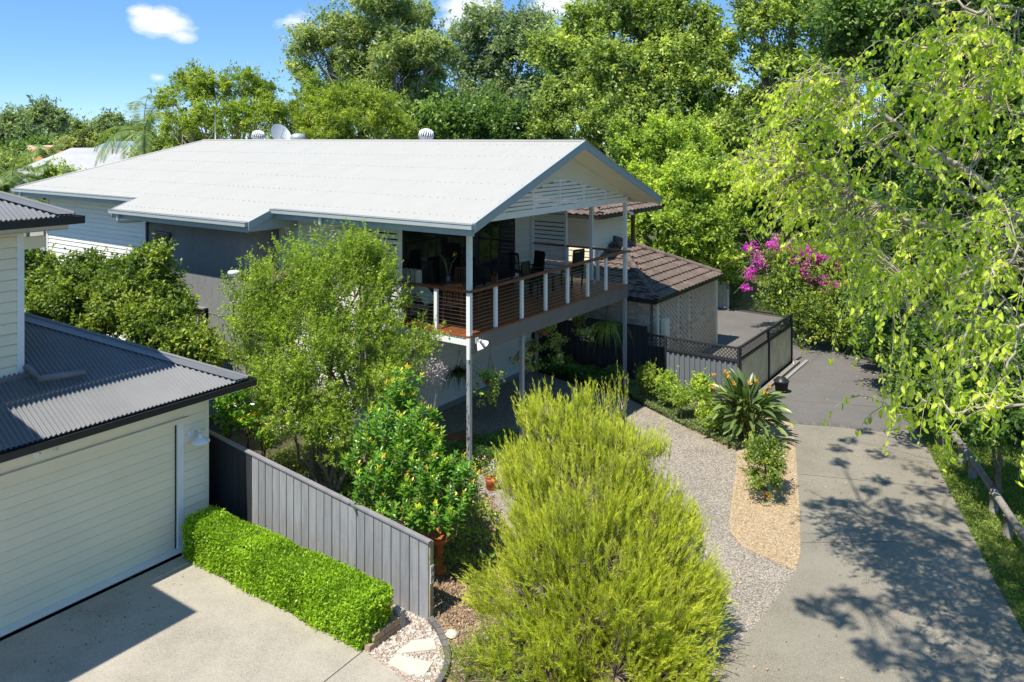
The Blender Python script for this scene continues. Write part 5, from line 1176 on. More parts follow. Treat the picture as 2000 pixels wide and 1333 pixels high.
# ------------------------------------------------------------------ shrubs between the garage and the white house
grp = 'leafy shrubs between the two houses'
def shrub_row(specs, leaf, size, K, per, cr, group, name='leafy_shrub', aspect=.55, tvar=.22, up=.6, cat='shrub'):
    for (lobes, lab) in specs:
        L_ = [bz(*l) for l in lobes]; c = np.mean(np.array(L_)[:, :2], axis=0)
        tree(name, lab, L_, (c[0], c[1]), leaf, K, per, size, cr=cr, tr=.07, group=group, cat=cat, aspect=aspect, tvar=tvar, up=up, lo=-.9, limbs=5, fork=.3)
shrub_row([
    ([(75, 530, 22.5, 42), (60, 590, 22, 45), (110, 560, 22, 42), (90, 620, 21.5, 45)], 'leafy green shrub nearest the left wall corner behind the garage roof'),
    ([(160, 540, 21.5, 42), (200, 560, 21.2, 45), (160, 600, 21, 50), (215, 615, 20.5, 45)], 'leafy green shrub second from the left behind the garage roof'),
    ([(240, 545, 20.5, 40), (285, 545, 20, 42), (260, 600, 20, 50), (300, 620, 19.5, 45), (310, 505, 20, 20)], 'tallest leafy green shrub in front of the grey wall window'),
    ([(325, 585, 19.8, 34), (345, 620, 19.5, 26), (330, 650, 19.2, 40), (300, 660, 19, 40)], 'leafy green shrub in front of the grey wall near its corner'),
    ([(372, 668, 19, 24), (392, 690, 18.6, 22), (355, 695, 18.6, 32), (415, 704, 18.5, 12)], 'last and lowest leafy shrub in the row behind the garage hip')],
    'shrub', .10, 210, 95, .22, grp)
# young red-tipped shrubs squeezed between garage and fence
shrub_row([([(440, 790, 17.2, 14, 30), (450, 830, 17, 16, 25)], 'slim yellow-tipped shrub just right of the garage eave'), ([(478, 780, 17.4, 18, 32), (490, 830, 17.2, 18, 26)], 'yellow-green shrub between garage eave and tea tree'), ([(510, 800, 17.4, 18, 30), (520, 850, 17, 18, 20)], 'small red-tipped shrub under the left side of the tea tree')],
          'glossy', .11, 26, 22, .16, 'slim shrubs behind the dark palings', name='slim_shrub', aspect=.45)

# ------------------------------------------------------------------ tea tree in front of the house: fine leaves, visible stems
def fine_tree(name, label, lobes, base, leaf, K, per, size, cr, group=None, tr=.09, spray=.45, bark='twig', stems=7):
    x, y = base; t = thing(name, label, 'tree', (x, y, 0), 0, group, (x, y, 0))
    C = lobe_points(lobes, int(K * 1.2), -.8, .35, 1.1, rough=True); cen = np.array(lobes)[:, :3].mean(0)
    Lq = np.array(lobes, float); nv = len(lobes) * 2; vi = rng.integers(0, len(lobes), nv); vc = Lq[vi, :3] + rand_dir(nv) * Lq[vi, 3:6] * .9; vr = rng.uniform(.15, .38, nv)
    C = C[~((((C[:, None] - vc[None]) ** 2).sum(2) ** .5) < vr[None]).any(1)][:K]; K = len(C)
    # every clump is a spray: leaves strung along little shoots that lean outward and up
    n = K * per; idx = np.repeat(np.arange(K), per); out = unit(C - (cen - np.array([0, 0, 1.2]))); sh = 5
    sd = unit(out[idx] * .7 + np.array([0, 0, .75]) + rng.normal(size=(n, 3)) * .0)
    shoot = rng.integers(0, sh, n) + idx * sh; dirs = unit(np.repeat(out, sh, 0) * .7 + np.array([0, 0, .7]) + rng.normal(size=(K * sh, 3)) * .55)
    org = np.repeat(C, sh, 0) + rng.normal(size=(K * sh, 3)) * cr * .35; ln = rng.uniform(.5, 1.3, K * sh) * cr * 1.5
    tt = rng.random(n); P = org[shoot] + dirs[shoot] * (tt * ln[shoot])[:, None] + rng.normal(size=(n, 3)) * .012
    D = unit(dirs[shoot] * .5 + rand_dir(n)); N = unit(rng.normal(size=(n, 3)) + np.array([0, 0, .7]))
    L = size * rng.uniform(.6, 1.3, n); T = np.clip(rng.uniform(.15, .65, K)[idx] + tt * .28 + rng.normal(size=n) * .12, 0, 1)
    V, F, T = leaf_arrays(P, D, N, L, L * .42, T)
    leaves_obj('crown', [(V - np.array([x, y, 0]), F, T)], leaf, t)
    mb = MB(); tips = []
    for k in range(stems):
        l_ = lobes[k % len(lobes)]; e = Vector(l_[:3]) + Vector([random.uniform(-.3, .3) for _ in range(3)])
        pts = limb(mb, (x + random.uniform(-.15, .15), y + random.uniform(-.15, .15), 0), e, tr, tr * .3, .06, 8, 7, .05); tips += pts[3:]
    for c in C[::2]:
        c = Vector(c); b = min(tips, key=lambda p: (p - c).length + max(0, p.z - c.z) * 2); limb(mb, b, c, .014, .004, .05, 3, 4, .06)
    for k in range(0, K * sh, 3): mb.tube([Vector(org[k]), Vector(org[k] + dirs[k] * ln[k])], [.004, .002], 3, False)
    mb.build('trunk', bark, t)
    return t, C
tt_, TC = fine_tree('tea_tree', 'big fine-leaved tea tree in front of the white house behind the paling fence',
    [bz(545, 560, 17.6, 70), bz(620, 520, 17.6, 60), bz(690, 560, 17.4, 75), bz(700, 490, 17.4, 28), bz(500, 520, 17.6, 22), bz(745, 620, 17.2, 52), bz(795, 670, 17.2, 42), bz(600, 630, 17, 80), bz(500, 630, 17.2, 55), bz(690, 680, 16.8, 80), bz(560, 720, 16.6, 75), bz(640, 770, 16.4, 80), bz(740, 750, 16.6, 60), bz(560, 810, 16, 55), bz(640, 850, 15.8, 50), bz(800, 575, 17.3, 16), bz(480, 690, 17, 35), bz(590, 490, 17.6, 25), bz(730, 520, 17.4, 22), bz(655, 480, 17.5, 18)],
    (-3.9, 16.6), 'tea', 1250, 118, .058, .26, tr=.06, stems=16)
sel = TC[(TC[:, 2] < 4.2) & (TC[:, 1] < 17.0)]
sel = sel[rng.choice(len(sel), min(24, len(sel)), False)]
arr = clump_leaves(sel, np.full(len(sel), .16), 26, .035, .9, 0, .8, .3)
leaves_obj('blossom', [(arr[0] - np.array(root_off(tt_)), arr[1], arr[2])], 'blossom', tt_)
p = at(848, 722, 17.0); C = np.array(p) + rng.normal(size=(14, 3)) * .16
arr = clump_leaves(C, np.full(14, .16), 45, .05, .7, 0, .6, .3); x, y = p.x, p.y
t = thing('lilac_shrub', 'greyish lilac flowering spray beside the tea tree, left of the near steel post', 'shrub', (x, y, 0), 0, None, (x, y, 0))
leaves_obj('crown', [(arr[0] - np.array([x, y, 0]), arr[1], arr[2])], leaf_mat('leaf_lilac', [(.14, .12, .12), (.3, .25, .26), (.45, .38, .38)], .3, tcol=(1, 1, 1)), t)
m = MB()
for k in range(6): limb(m, (x - .5, y - .2, 0), Vector((x + random.gauss(0, .12), y + random.gauss(0, .12), p.z + random.gauss(0, .1))), .016, .005, -.04, 6, 5, .03)
m.build('stems', 'twig', t)

# ------------------------------------------------------------------ glossy shrub with yellow tips
def glossy_shrub(label, lobes, base, K, per, size, leafp='glossy', group=None):
    x, y = base; t = thing('glossy_shrub', label, 'shrub', (x, y, 0), 0, group, (x, y, 0))
    C = lobe_points(lobes, K, -.5, .5, 1.12); mb = MB(); arr = []
    # whorled shoots: leaves spiral along an upright tip, youngest leaves yellow-orange at the top
    Ps, Ds, Ns, Ls, Ts = [], [], [], [], []
    for c in C:
        c = Vector(c); ax = Vector((random.gauss(0, .28), random.gauss(0, .28), 1)).normalized(); ln = random.uniform(.2, .36)
        yel = random.random() < .45
        mb.tube([c - ax * .12, c + ax * ln], [.006, .003], 4, False)
        for i in range(per):
            f = i / per; a = i * 2.4; r = Vector((math.cos(a), math.sin(a), 0)); r = (r - ax * r.dot(ax)).normalized()
            Ps.append(c + ax * ln * f + r * .008); Ds.append(r * (1.0 - .55 * f) + ax * (.15 + .8 * f)); Ns.append(ax * (1 - .5 * f) - r * .2 + Vector((random.gauss(0, .2), random.gauss(0, .2), 0)))
            Ls.append(size * (1.05 - .45 * f) * random.uniform(.85, 1.15)); Ts.append(min(1, max(0, (.18 + random.gauss(0, .14) + .3 * f) + (.5 * max(0, f - .55) / .45 if yel else 0) + (random.random() * .1))))
    arr = leaf_arrays(np.array(Ps), np.array(Ds), np.array(Ns), np.array(Ls), np.array(Ls) * .46, np.array(Ts), True, .16)
    leaves_obj('crown', [(arr[0] - np.array([x, y, 0]), arr[1], arr[2])], leafp, t)
    cen = np.array(lobes)[:, :3]
    for k in range(len(lobes)):
        e = Vector(cen[k]); pts = limb(mb, (x + random.uniform(-.1, .1), y, 0), e, .035, .014, .03, 6, 6, .04)
        for c in C[np.argsort(((C - cen[k]) ** 2).sum(1))[:14]]: limb(mb, pts[-2], c, .010, .005, .02, 3, 4, .03)
    mb.build('stems', 'twig', t)
    return t
glossy_shrub('big glossy shrub with yellow-orange tips leaning over the end of the paling fence',
    [bz(790, 790, 14.8, 30, 50), bz(755, 840, 14.5, 50), bz(820, 850, 14.5, 42), bz(720, 900, 14.2, 50), bz(790, 900, 14.0, 60), bz(850, 920, 13.9, 40), bz(740, 960, 13.7, 55), bz(820, 980, 13.5, 55), bz(880, 960, 13.6, 40), bz(790, 1020, 13.3, 40), bz(870, 1010, 13.3, 40)],
    (-2.0, 14.1), 330, 17, .135)
glossy_shrub('small glossy shrub with coppery tips at the foot of the near corner post', [bz(900, 930, 14.4, 22), bz(925, 960, 14.1, 20), bz(880, 985, 13.6, 22)], spot(905, 985), 30, 16, .085)
# potted flowers near the corner post
for (px, py, lb) in ((960, 945, 'flowering plant with pink blooms in a terracotta pot right of the near corner post'), (912, 968, 'flowering plant with small orange blooms in a terracotta pot by the near corner post')):
    x, y = spot(px, py + 12); t = thing('potted_flower', lb, 'potted plant', (x, y, 0), 0, 'potted flowers by the corner post', (x, y, 0))
    MB().lathe([(0, .01), (.1, .01), (.14, .22), (.15, .26), (.13, .26), (0, .22)], (x, y, 0), 16).build('pot', 'terracotta', t)
    C = np.array([x, y, .42]) + rng.normal(size=(14, 3)) * [.12, .12, .08]
    a1 = clump_leaves(C, np.full(14, .1), 26, .05, .7, 0, .5); leaves_obj('foliage', [(a1[0] - root_off(t), a1[1], a1[2])], 'glossy', t)
    a2 = clump_leaves(C[:9] + [0, 0, .07], np.full(9, .09), 7, .045, 1.2, 0, .9); leaves_obj('blossom', [(a2[0] - root_off(t), a2[1], a2[2])], 'pink' if px > 940 else 'flower_orange', t)

# ------------------------------------------------------------------ clipped hedge
he = gthing('clipped_hedge', 'long bright green clipped hedge in front of the grey paling fence', 'hedge', cv - .35, cu - 2.6)
def hedge_pts(n, v0, v1, u0, u1, h, rnd=.08):
    P = np.empty((n, 3)); N = np.empty((n, 3)); A = np.array([(v1 - v0) * (u1 - u0), (u1 - u0) * h, (u1 - u0) * h, (v1 - v0) * h, (v1 - v0) * h]); f = rng.choice(5, n, p=A / A.sum()); a = rng.random(n); b = rng.random(n)
    for k in range(5):
        m = f == k
        if k == 0: P[m] = np.c_[v0 + a[m] * (v1 - v0), u0 + b[m] * (u1 - u0), np.full(m.sum(), h)]; N[m] = (0, 0, 1)
        if k == 1: P[m] = np.c_[np.full(m.sum(), v0), u0 + a[m] * (u1 - u0), b[m] * h]; N[m] = (-1, 0, 0)
        if k == 2: P[m] = np.c_[np.full(m.sum(), v1), u0 + a[m] * (u1 - u0), b[m] * h]; N[m] = (1, 0, 0)
        if k == 3: P[m] = np.c_[v0 + a[m] * (v1 - v0), np.full(m.sum(), u0), b[m] * h]; N[m] = (0, -1, 0)
        if k == 4: P[m] = np.c_[v0 + a[m] * (v1 - v0), np.full(m.sum(), u1), b[m] * h]; N[m] = (0, 1, 0)
    c = np.array([(v0 + v1) / 2, (u0 + u1) / 2, h * .5]); half = np.array([(v1 - v0) / 2, (u1 - u0) / 2, h * .5])
    Q = (P - c); e = np.clip(np.abs(Q) - (half - rnd), 0, None); l = np.linalg.norm(e, axis=1); s_ = np.where(l > rnd, rnd / np.maximum(l, 1e-6), 1)[:, None]
    Q = np.sign(Q) * (np.minimum(np.abs(Q), half - rnd) + e * s_)
    return Q + c, N
n = 62000
P, N = hedge_pts(n, cv - .70, cv - .12, cu - 4.92, cu - .36, .70)
bump = .010 * np.sin(P[:, 1] * 3.1) + .012 * np.sin(P[:, 1] * 7.3 + P[:, 0] * 5) + .010 * np.sin(P[:, 2] * 8 + P[:, 1] * 4.4)
P = P + N * (bump[:, None] + rng.normal(size=(n, 1)) * .03)
D = unit(N * .9 + rng.normal(size=(n, 3)) * .7 + [0, 0, .3]); NN = unit(N * .5 + rng.normal(size=(n, 3)) + [0, 0, .4])
L = .042 * rng.uniform(.6, 1.3, n); T = np.clip(.42 + 6 * bump + rng.normal(size=n) * .2, 0, 1)
V, F, T = leaf_arrays(P, D, NN, L, L * .6, T)
leaves_obj('foliage', [(V - np.array(root_off(he)), F, T)], 'hedge', he)
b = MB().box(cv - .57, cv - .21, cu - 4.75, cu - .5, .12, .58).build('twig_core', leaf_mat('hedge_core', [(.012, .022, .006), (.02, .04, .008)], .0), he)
m = MB()
for i in range(30): u = cu - 4.8 + i * .15; m.tube([(cv - .4 + random.uniform(-.2, .2), u, 0), (cv - .4, u, .2)], .012, 4)
m.build('stems', 'bark', he)

# ------------------------------------------------------------------ the big feathery lime bush in front
def brush_bush(name, label, lobes, base, shoots, per, leaf, ln=(.35, .7), nl=.05, group=None, up=1.1, wid=.10, cat='shrub', spread=.35):
    x, y = base; t = thing(name, label, cat, (x, y, 0), 0, group, (x, y, 0))
    S0 = lobe_points(lobes, int(shoots * 1.15), -.6, .5, 1.03, rough=True)
    Lq = np.array(lobes, float); nv = len(lobes) * 3; vi = rng.integers(0, len(lobes), nv); vc = Lq[vi, :3] + rand_dir(nv) * Lq[vi, 3:6]; vr = rng.uniform(.10, .24, nv)
    S0 = S0[~((((S0[:, None] - vc[None]) ** 2).sum(2) ** .5) < vr[None]).any(1)]; shoots = len(S0); cen = np.array(lobes)[:, :3].mean(0); low = np.array([x, y, .2])
    ax = unit(unit(S0 - low) * .8 + np.array([0, 0, up]) * .7 + rng.normal(size=(shoots, 3)) * spread)
    ll = rng.uniform(ln[0], ln[1], shoots) * np.where(rng.random(shoots) < .12, 1.5, 1)
    n = shoots * per; idx = np.repeat(np.arange(shoots), per); f = rng.random(n)
    P = S0[idx] + ax[idx] * ((f - .35) * ll[idx])[:, None]
    D = unit(ax[idx] * 1.5 + rand_dir(n) * (.8 - .25 * f)[:, None]); N = rand_dir(n)
    L = nl * rng.uniform(.7, 1.4, n) * (1.15 - .4 * f); T = np.clip(rng.uniform(.1, .6, shoots)[idx] + f * .38 + rng.normal(size=n) * .08, 0, 1)
    V, F, T = leaf_arrays(P, D, N, L, L * wid, T, False, .3)
    leaves_obj('foliage', [(V - np.array([x, y, 0]), F, T)], leaf, t)
    mb = MB()
    for i in range(0, shoots, 2): mb.tube([Vector(S0[i] - ax[i] * ll[i] * .5), Vector(S0[i] + ax[i] * ll[i] * .6)], [.004, .002], 3, False)
    for l_ in lobes: limb(mb, (x + random.uniform(-.15, .15), y + random.uniform(-.15, .15), 0), Vector(l_[:3]), .045, .012, .05, 6, 6, .05)
    for i in range(0, shoots, 5):
        k = int(np.argmin(((np.array(lobes)[:, :3] - S0[i]) ** 2).sum(1))); limb(mb, Vector(lobes[k][:3]), Vector(S0[i]), .012, .004, .02, 3, 4, .04)
    mb.build('stems', 'twig', t)
    return t
brush_bush('feathery_bush', 'large feathery lime green bush standing in front of the driveway and deck',
    [bz(1085, 860, 12.9, 66, 72), bz(1190, 900, 12.8, 90, 70), bz(1015, 930, 12.8, 42, 55), bz(1130, 980, 12.4, 130, 110), bz(1262, 1020, 12.4, 84, 100), bz(1052, 1070, 12.0, 84, 88), bz(1180, 1100, 11.8, 130, 110), bz(1300, 1120, 12.0, 92, 98), bz(1030, 1170, 11.6, 90, 80), bz(1150, 1220, 11.3, 120, 100), bz(1265, 1220, 11.4, 105, 108), bz(1345, 1200, 11.6, 66, 88), bz(1060, 1290, 11.0, 110, 80), bz(1200, 1320, 10.8, 130, 80), bz(1310, 1310, 11.0, 85, 80), bz(1070, 805, 13.0, 32, 42), bz(1140, 810, 13, 26, 42)],
    (1.45, 12.1), 7600, 46, 'bush', (.22, .5), .085, wid=.07, spread=.36)
x0, y0 = spot(1240, 820)
brush_bush('feathery_bush', 'small tuft of lime shoots rising at the right shoulder of the big bush', [bz(1215, 800, 13.3, 26, 40), bz(1180, 800, 13.4, 22, 30)], (1.9, 13.2), 70, 30, 'bush', (.3, .6), .07, wid=.085, spread=.22)
brush_bush('low_feathery_shrub', 'low fine grey-green shrub at the bottom beside the curved edging',
    [bz(935, 1290, 10.9, 55, 40), bz(985, 1250, 11.1, 45, 40), bz(960, 1330, 10.6, 70, 40), bz(1010, 1310, 10.8, 50, 40)], (-.35, 10.9), 420, 30, 'tea', (.15, .32), .05, wid=.12, spread=.5)

# ------------------------------------------------------------------ strelitzia
def strelitzia(label, px, py, n, H):
    x, y = spot(px, py); t = thing('strelitzia', label, 'plant', (x, y, 0), 0, None, (x, y, 0)); stems = MB()
    for k in range(n):
        a = random.uniform(0, 2 * math.pi); lean = random.uniform(.05, .95) ** 1.15; hh = H * random.uniform(.45, 1.0) * (1 - .25 * lean)
        b = Vector((x + math.cos(a) * .22 * random.random(), y + math.sin(a) * .22 * random.random(), 0)); o = Vector((math.cos(a), math.sin(a), 0))
        tip = b + o * (lean * .75 * H * .6) + Vector((0, 0, hh)); mid = b.lerp(tip, .5) + Vector((0, 0, .1)) - o * .05
        stems.tube([b, mid, tip], [.014, .011, .008], 5, False)
        d = ((tip - mid).normalized() * .8 + o * (.2 + .4 * lean) - Vector((0, 0, .25 * lean))).normalized(); Ln = random.uniform(.5, .8); Wd = random.uniform(.05, .078)
        side = d.cross(Vector((0, 0, 1))).normalized() if abs(d.z) < .95 else Vector((1, 0, 0)); tw = random.uniform(-.9, .9); nn = side.cross(d).normalized(); sd = (side * math.cos(tw) + nn * math.sin(tw)); up_ = sd.cross(d).normalized()
        vs = []; fs = []; m_ = 8; dd = d.copy(); p = tip.copy()
        for i in range(m_ + 1):
            f = i / m_; w = Wd * math.sin(min(1, f * 1.12 + .02) * math.pi) ** .7 if f < .97 else 0.004
            vs += [p - sd * w + up_ * w * .35, p.copy(), p + sd * w + up_ * w * .35]
            dd = (dd - Vector((0, 0, .06 + .05 * lean))).normalized(); p = p + dd * Ln / m_
        off = Vector((x, y, 0)); vs = [v - off for v in vs]
        for i in range(m_): fs += [(i * 3, i * 3 + 1, i * 3 + 4, i * 3 + 3), (i * 3 + 1, i * 3 + 2, i * 3 + 5, i * 3 + 4)]
        np_mesh('leaf', np.array([tuple(v) for v in vs]), np.array(fs), LF['strel'], t, np.full(len(fs), random.uniform(.05, .95)), smooth=True)
    stems.build('stalks', 'twig_green', t)
    for k, (fx, fy) in enumerate(((1392, 722), (1392, 746), (1420, 725), (1431, 738), (1462, 737), (1475, 733), (1500, 745), (1493, 757), (1437, 778), (1442, 772), (1450, 808), (1415, 715))):
        c = at(fx, fy + 14, y - .35 + .12 * (k % 5)); m = MB().tube([Vector((x + (c.x - x) * .2, y, .1)), Vector((c.x * .5 + x * .5, y - .1, c.z * .6)), c], [.01, .009, .008], 5)
        m.build('flower_stalk', 'twig_green', t)
        P = np.tile(np.array(c), (6, 1)); D = unit(np.array([[.3, 0, 1], [.6, .2, .8], [-.2, .2, 1], [.8, -.1, .35], [.1, -.3, .9], [.45, -.2, .7]]) + rng.normal(size=(6, 3)) * .15)
        V, F, T = leaf_arrays(P, D, rand_dir(6), np.full(6, .11), np.full(6, .035), rng.random(6), True)
        leaves_obj('bloom', [(V - np.array([x, y, 0]), F, T)], 'flower_orange', t)
    return t
strelitzia('big strelitzia clump with paddle leaves and orange blooms at the fence corner', 1458, 858, 210, 1.3)

# small bush on the pebbles with stones at its foot
x, y = spot(1494, 962)
tree('small_bush', 'small rounded green bush growing alone on the tan pebbles', [bz(1497, 915, 16.6, 30), bz(1480, 890, 16.8, 24), bz(1515, 900, 16.8, 24), bz(1490, 935, 16.5, 28), bz(1500, 875, 16.9, 18)], (x, y), 'shrub', 70, 80, .055, cr=.16, tr=.025, cat='shrub', lo=-.7, limbs=5, fork=.4)
for i, (px, py, s_) in enumerate(((1484, 968, .1), (1499, 972, .09), (1493, 960, .07))):
    X, Y = spot(px, py); me = bpy.data.meshes.new('stone'); 
    import bmesh
    bm = bmesh.new(); bmesh.ops.create_icosphere(bm, subdivisions=2, radius=s_)
    for v in bm.verts: v.co *= random.uniform(.85, 1.15); v.co.z *= .6
    bm.to_mesh(me); me.materials.append(M['terracotta'] if i != 0 else M['stone_tan']); o = raw_obj('stone', me, None, (X, Y, .05))
    tag(o, ('sandy stone left of the small bush stem', 'reddish stone in front of the small bush stem', 'little reddish stone under the small bush')[i], 'stone', 'stones at the foot of the small bush')
# clipped balls along the lattice fence
for (px, py, d, r, ry, lf, lab) in ((1263, 738, 22.6, 15, 22, 'shrub', 'dark clipped ball shrub in the shade beside the far steel post'), (1303, 750, 21.9, 21, 24, 'lime', 'bright clipped ball shrub in front of the grey ribbed fence'), (1372, 762, 20.9, 20, 22, 'lime', 'bright clipped ball shrub behind the left leaves of the strelitzia'), (1330, 776, 21.0, 12, 12, 'lime', 'small yellow-green plant between the two bright ball shrubs'), (1395, 810, 20.2, 24, 22, 'lime', 'low bright shrub under the left leaves of the strelitzia')):
    p = at(px, py, d); tree('ball_shrub', lab, [bz(px, py, d, r, ry), bz(px, py + ry * .5, d, r * .9, ry * .7)], (p.x, p.y), lf, 60, 75, .06, cr=.14, tr=.03, cat='shrub', group='clipped shrubs along the grey fence', lo=-.9, limbs=4, fork=.3)
# ground cover strip, ferns and low plants
def cover(name, label, poly, n, size, leaf, zmax=.22, seed=0):
    "a mat of low leaves over a polygon given on the ground"
    P0 = np.array([spot(*p) if len(p) == 2 else p[:2] for p in poly]); lo, hi = P0.min(0), P0.max(0); out = []
    def inside(Q):
        c = np.zeros(len(Q), bool); j = len(P0) - 1
        for i in range(len(P0)):
            xi, yi = P0[i]; xj, yj = P0[j]
            c ^= ((yi > Q[:, 1]) != (yj > Q[:, 1])) & (Q[:, 0] < (xj - xi) * (Q[:, 1] - yi) / (yj - yi + 1e-12) + xi); j = i
        return c
    Q = np.empty((0, 2))
    while len(Q) < n:
        q_ = rng.uniform(lo, hi, (n * 2, 2)); Q = np.vstack([Q, q_[inside(q_)]])
    Q = Q[:n]; hgt = zmax * (.35 + .65 * (.5 + .5 * np.sin(Q[:, 0] * 3.7 + np.sin(Q[:, 1] * 2.9) * 2) * np.cos(Q[:, 1] * 3.1)))
    P = np.c_[Q, .02 + hgt * rng.random(n) ** .6]; D = unit(rng.normal(size=(n, 3)) + [0, 0, .8]); N = unit(rng.normal(size=(n, 3)) + [0, 0, 1.0]); L = size * rng.uniform(.6, 1.3, n)
    V, F, T = leaf_arrays(P, D, N, L, L * .5, np.clip(.3 + .5 * P[:, 2] / zmax + rng.normal(size=n) * .15, 0, 1))
    o = leaves_obj(name, [(V, F, T)], leaf, None, 'stuff'); tag(o, label, 'ground cover'); return o
cover('ground_cover', 'grey-green ground cover strip between the aggregate drive and the grey fence', [(1215, 770), (1240, 745), (1300, 770), (1350, 800), (1400, 820), (1440, 870), (1438, 884), (1345, 840), (1250, 790)], 26000, .055, 'groundcover', .2)
cover('ground_cover', 'dark leafy plants along the black fence under the deck', [W(7.3, .2), W(8.1, .2), W(8.1, 5), W(7.8, 5), W(7.5, 2)], 9000, .09, 'dark', .6)
cover('ground_cover', 'low dark leaves behind the near steel post under the deck', [W(.3, .2), W(2.6, .0), W(2.7, .9), W(.6, 1.8)], 8000, .06, 'dark', .22)
cover('garden_plants', 'leafy garden plants under the tea tree and glossy shrub', [W(-3.6, 5), W(-.4, 4), W(-.6, -.6), W(-2.5, -3.5), W(-4.0, -1)], 16000, .08, 'shrub', .45)
cover('leaf_litter', 'fallen brown leaves and mulch beside the end of the paling fence', [(845, 1060), (960, 960), (1010, 1080), (960, 1190), (900, 1240), (850, 1210)], 1600, .05, 'dry', .05)
cover('verge_grass', 'short green grass between the driveway and the log barrier', [(1735, 800), (1790, 840), (1822, 894), (1896, 1039), (1944, 1135), (2002, 1240), (2200, 1500), (2500, 1300), (2060, 900), (1850, 780)], 60000, .055, 'grass', .09)
cover('lawn_grass', 'mown lawn beyond the black steel fence', [(1402, 600), (1500, 609), (1590, 652), (1760, 640), (1760, 535), (1380, 535)], 26000, .12, 'grass', .12)
cover('undergrowth', 'thick green undergrowth right of the dark driveway', [(1660, 668), (1720, 700), (1745, 745), (1800, 800), (1890, 850), (2050, 930), (2300, 1000), (2200, 640), (1700, 600)], 36000, .11, 'green', .5)
# ------------------------------------------------------------------ bougainvillea
x, y = spot(1585, 660)
bt, BC = tree('bougainvillea', 'dense bougainvillea with magenta blooms at the bend of the dark driveway',
    [bz(1545, 530, 30.5, 38), bz(1600, 540, 30, 42), bz(1560, 590, 29.5, 45), bz(1625, 590, 29, 48), bz(1580, 630, 28.6, 40), bz(1650, 640, 28, 38), bz(1540, 560, 30, 34), bz(1520, 510, 31, 22), bz(1610, 505, 30.5, 26)],
    (x, y), 'shrub', 330, 95, .11, cr=.4, tr=.12, cat='shrub', lo=-.9, limbs=6, tvar=.25)
C = np.array([at(px + random.gauss(0, s_), py + random.gauss(0, s_ * .7), d) for (px, py, s_, k, d) in ((1575, 490, 10, 9, 29.6), (1598, 498, 8, 6, 29.5), (1545, 482, 12, 9, 30), (1515, 480, 10, 6, 30.4), (1462, 485, 9, 7, 31), (1463, 540, 4, 5, 31), (1468, 525, 5, 5, 31), (1460, 560, 3, 4, 31), (1600, 515, 16, 14, 29.4), (1622, 560, 10, 10, 28.8), (1632, 562, 6, 6, 28.6), (1560, 520, 14, 5, 29.5), (1590, 545, 12, 5, 29.2), (1490, 505, 12, 4, 30.8)) for _ in range(k)])
V, F, T = clump_leaves(C, np.full(len(C), .17), 26, .07, .6, .1, .85, .3); leaves_obj('blossom', [(V - root_off(bt), F, T)], 'magenta', bt)
C = np.array([at(px + random.gauss(0, 14), py + random.gauss(0, 9), d) for (px, py, d) in ((1520, 475, 30.2), (1540, 490, 30), (1500, 478, 30.6), (1560, 505, 29.6), (1600, 480, 29.5), (1620, 520, 29.3), (1610, 540, 29), (1580, 515, 29.4), (1470, 505, 31), (1640, 560, 28.7)) for _ in range(4)])
V, F, T = clump_leaves(C, np.full(len(C), .2), 22, .07, .6, .1, .85, .3); leaves_obj('faded_blossom', [(V - root_off(bt), F, T)], 'mauve', bt)
m = MB()
for k in range(60):
    a = at(1490 + random.gauss(0, 12), 520 + random.gauss(0, 14), 31); e = a + Vector((random.gauss(-.3, .6), random.gauss(0, .3), random.gauss(.1, .6))); limb(m, a, e, .012, .004, .15, 4, 4, .06)
for (px, py) in ((1465, 550), (1475, 500), (1520, 480), (1545, 470)): limb(m, at(1520, 600, 30.8), at(px, py, 30.9), .03, .008, .2, 6, 5, .03)
m.build('bare_stems', 'twig', bt)
x, y = spot(1660, 672)
shrub_row([([(1700, 620, 27, 34), (1690, 580, 28, 30), (1730, 600, 26, 34), (1720, 650, 25.5, 30)], 'pale green shrub right of the bougainvillea'), ([(1740, 680, 23.5, 34), (1770, 650, 23.5, 40), (1790, 700, 21.5, 40)], 'lush green shrub leaning over the bend of the driveway'), ([(1830, 720, 19.5, 45), (1870, 680, 19, 50), (1800, 760, 19.3, 30)], 'dark shrub behind the drooping branch tips'), ([(1920, 760, 16.5, 55), (1970, 700, 16, 60), (1960, 820, 15.5, 50)], 'dark shrub beyond the log barrier at the right edge')],
          'dark', .12, 150, 90, .4, 'shrubs along the right side of the driveway')
x, y = spot(1460, 600)
shrub_row([([(1440, 520, 40, 25), (1420, 505, 41, 22)], 'low olive shrub at the back of the lawn'),], 'gum', .14, 60, 70, .4, None)

# ------------------------------------------------------------------ the weeping tree reaching in from the right, and the dark tree behind it
dk, _ = tree('dark_leaf_tree', 'dense dark green tree filling the upper right behind the drooping branches',
    [bz(1700, 40, 19, 75), bz(1790, 20, 18.5, 90), bz(1880, 30, 18, 90), bz(1970, 60, 17.5, 90), bz(1740, 140, 19, 70), bz(1830, 150, 18.5, 90), bz(1930, 180, 18, 95), bz(2030, 200, 17, 90), bz(1800, 250, 18.5, 70), bz(1890, 290, 18, 90), bz(1990, 310, 17.5, 90), bz(1660, 90, 19.5, 45), bz(1850, 380, 18.5, 60), bz(1960, 400, 17.5, 70)],
    (15.5, 19), 'dark', 620, 110, .13, cr=.42, tr=.35, lo=-.6, limbs=10, tvar=.25, aspect=.62)
wx, wy = 9.6, 10.5
wt = thing('weeping_tree', 'pale-barked tree reaching in from the right with hanging lime green leaves', 'tree', (wx, wy, 0), 0, None, (wx, wy, 0))
wb = MB(); BR = []
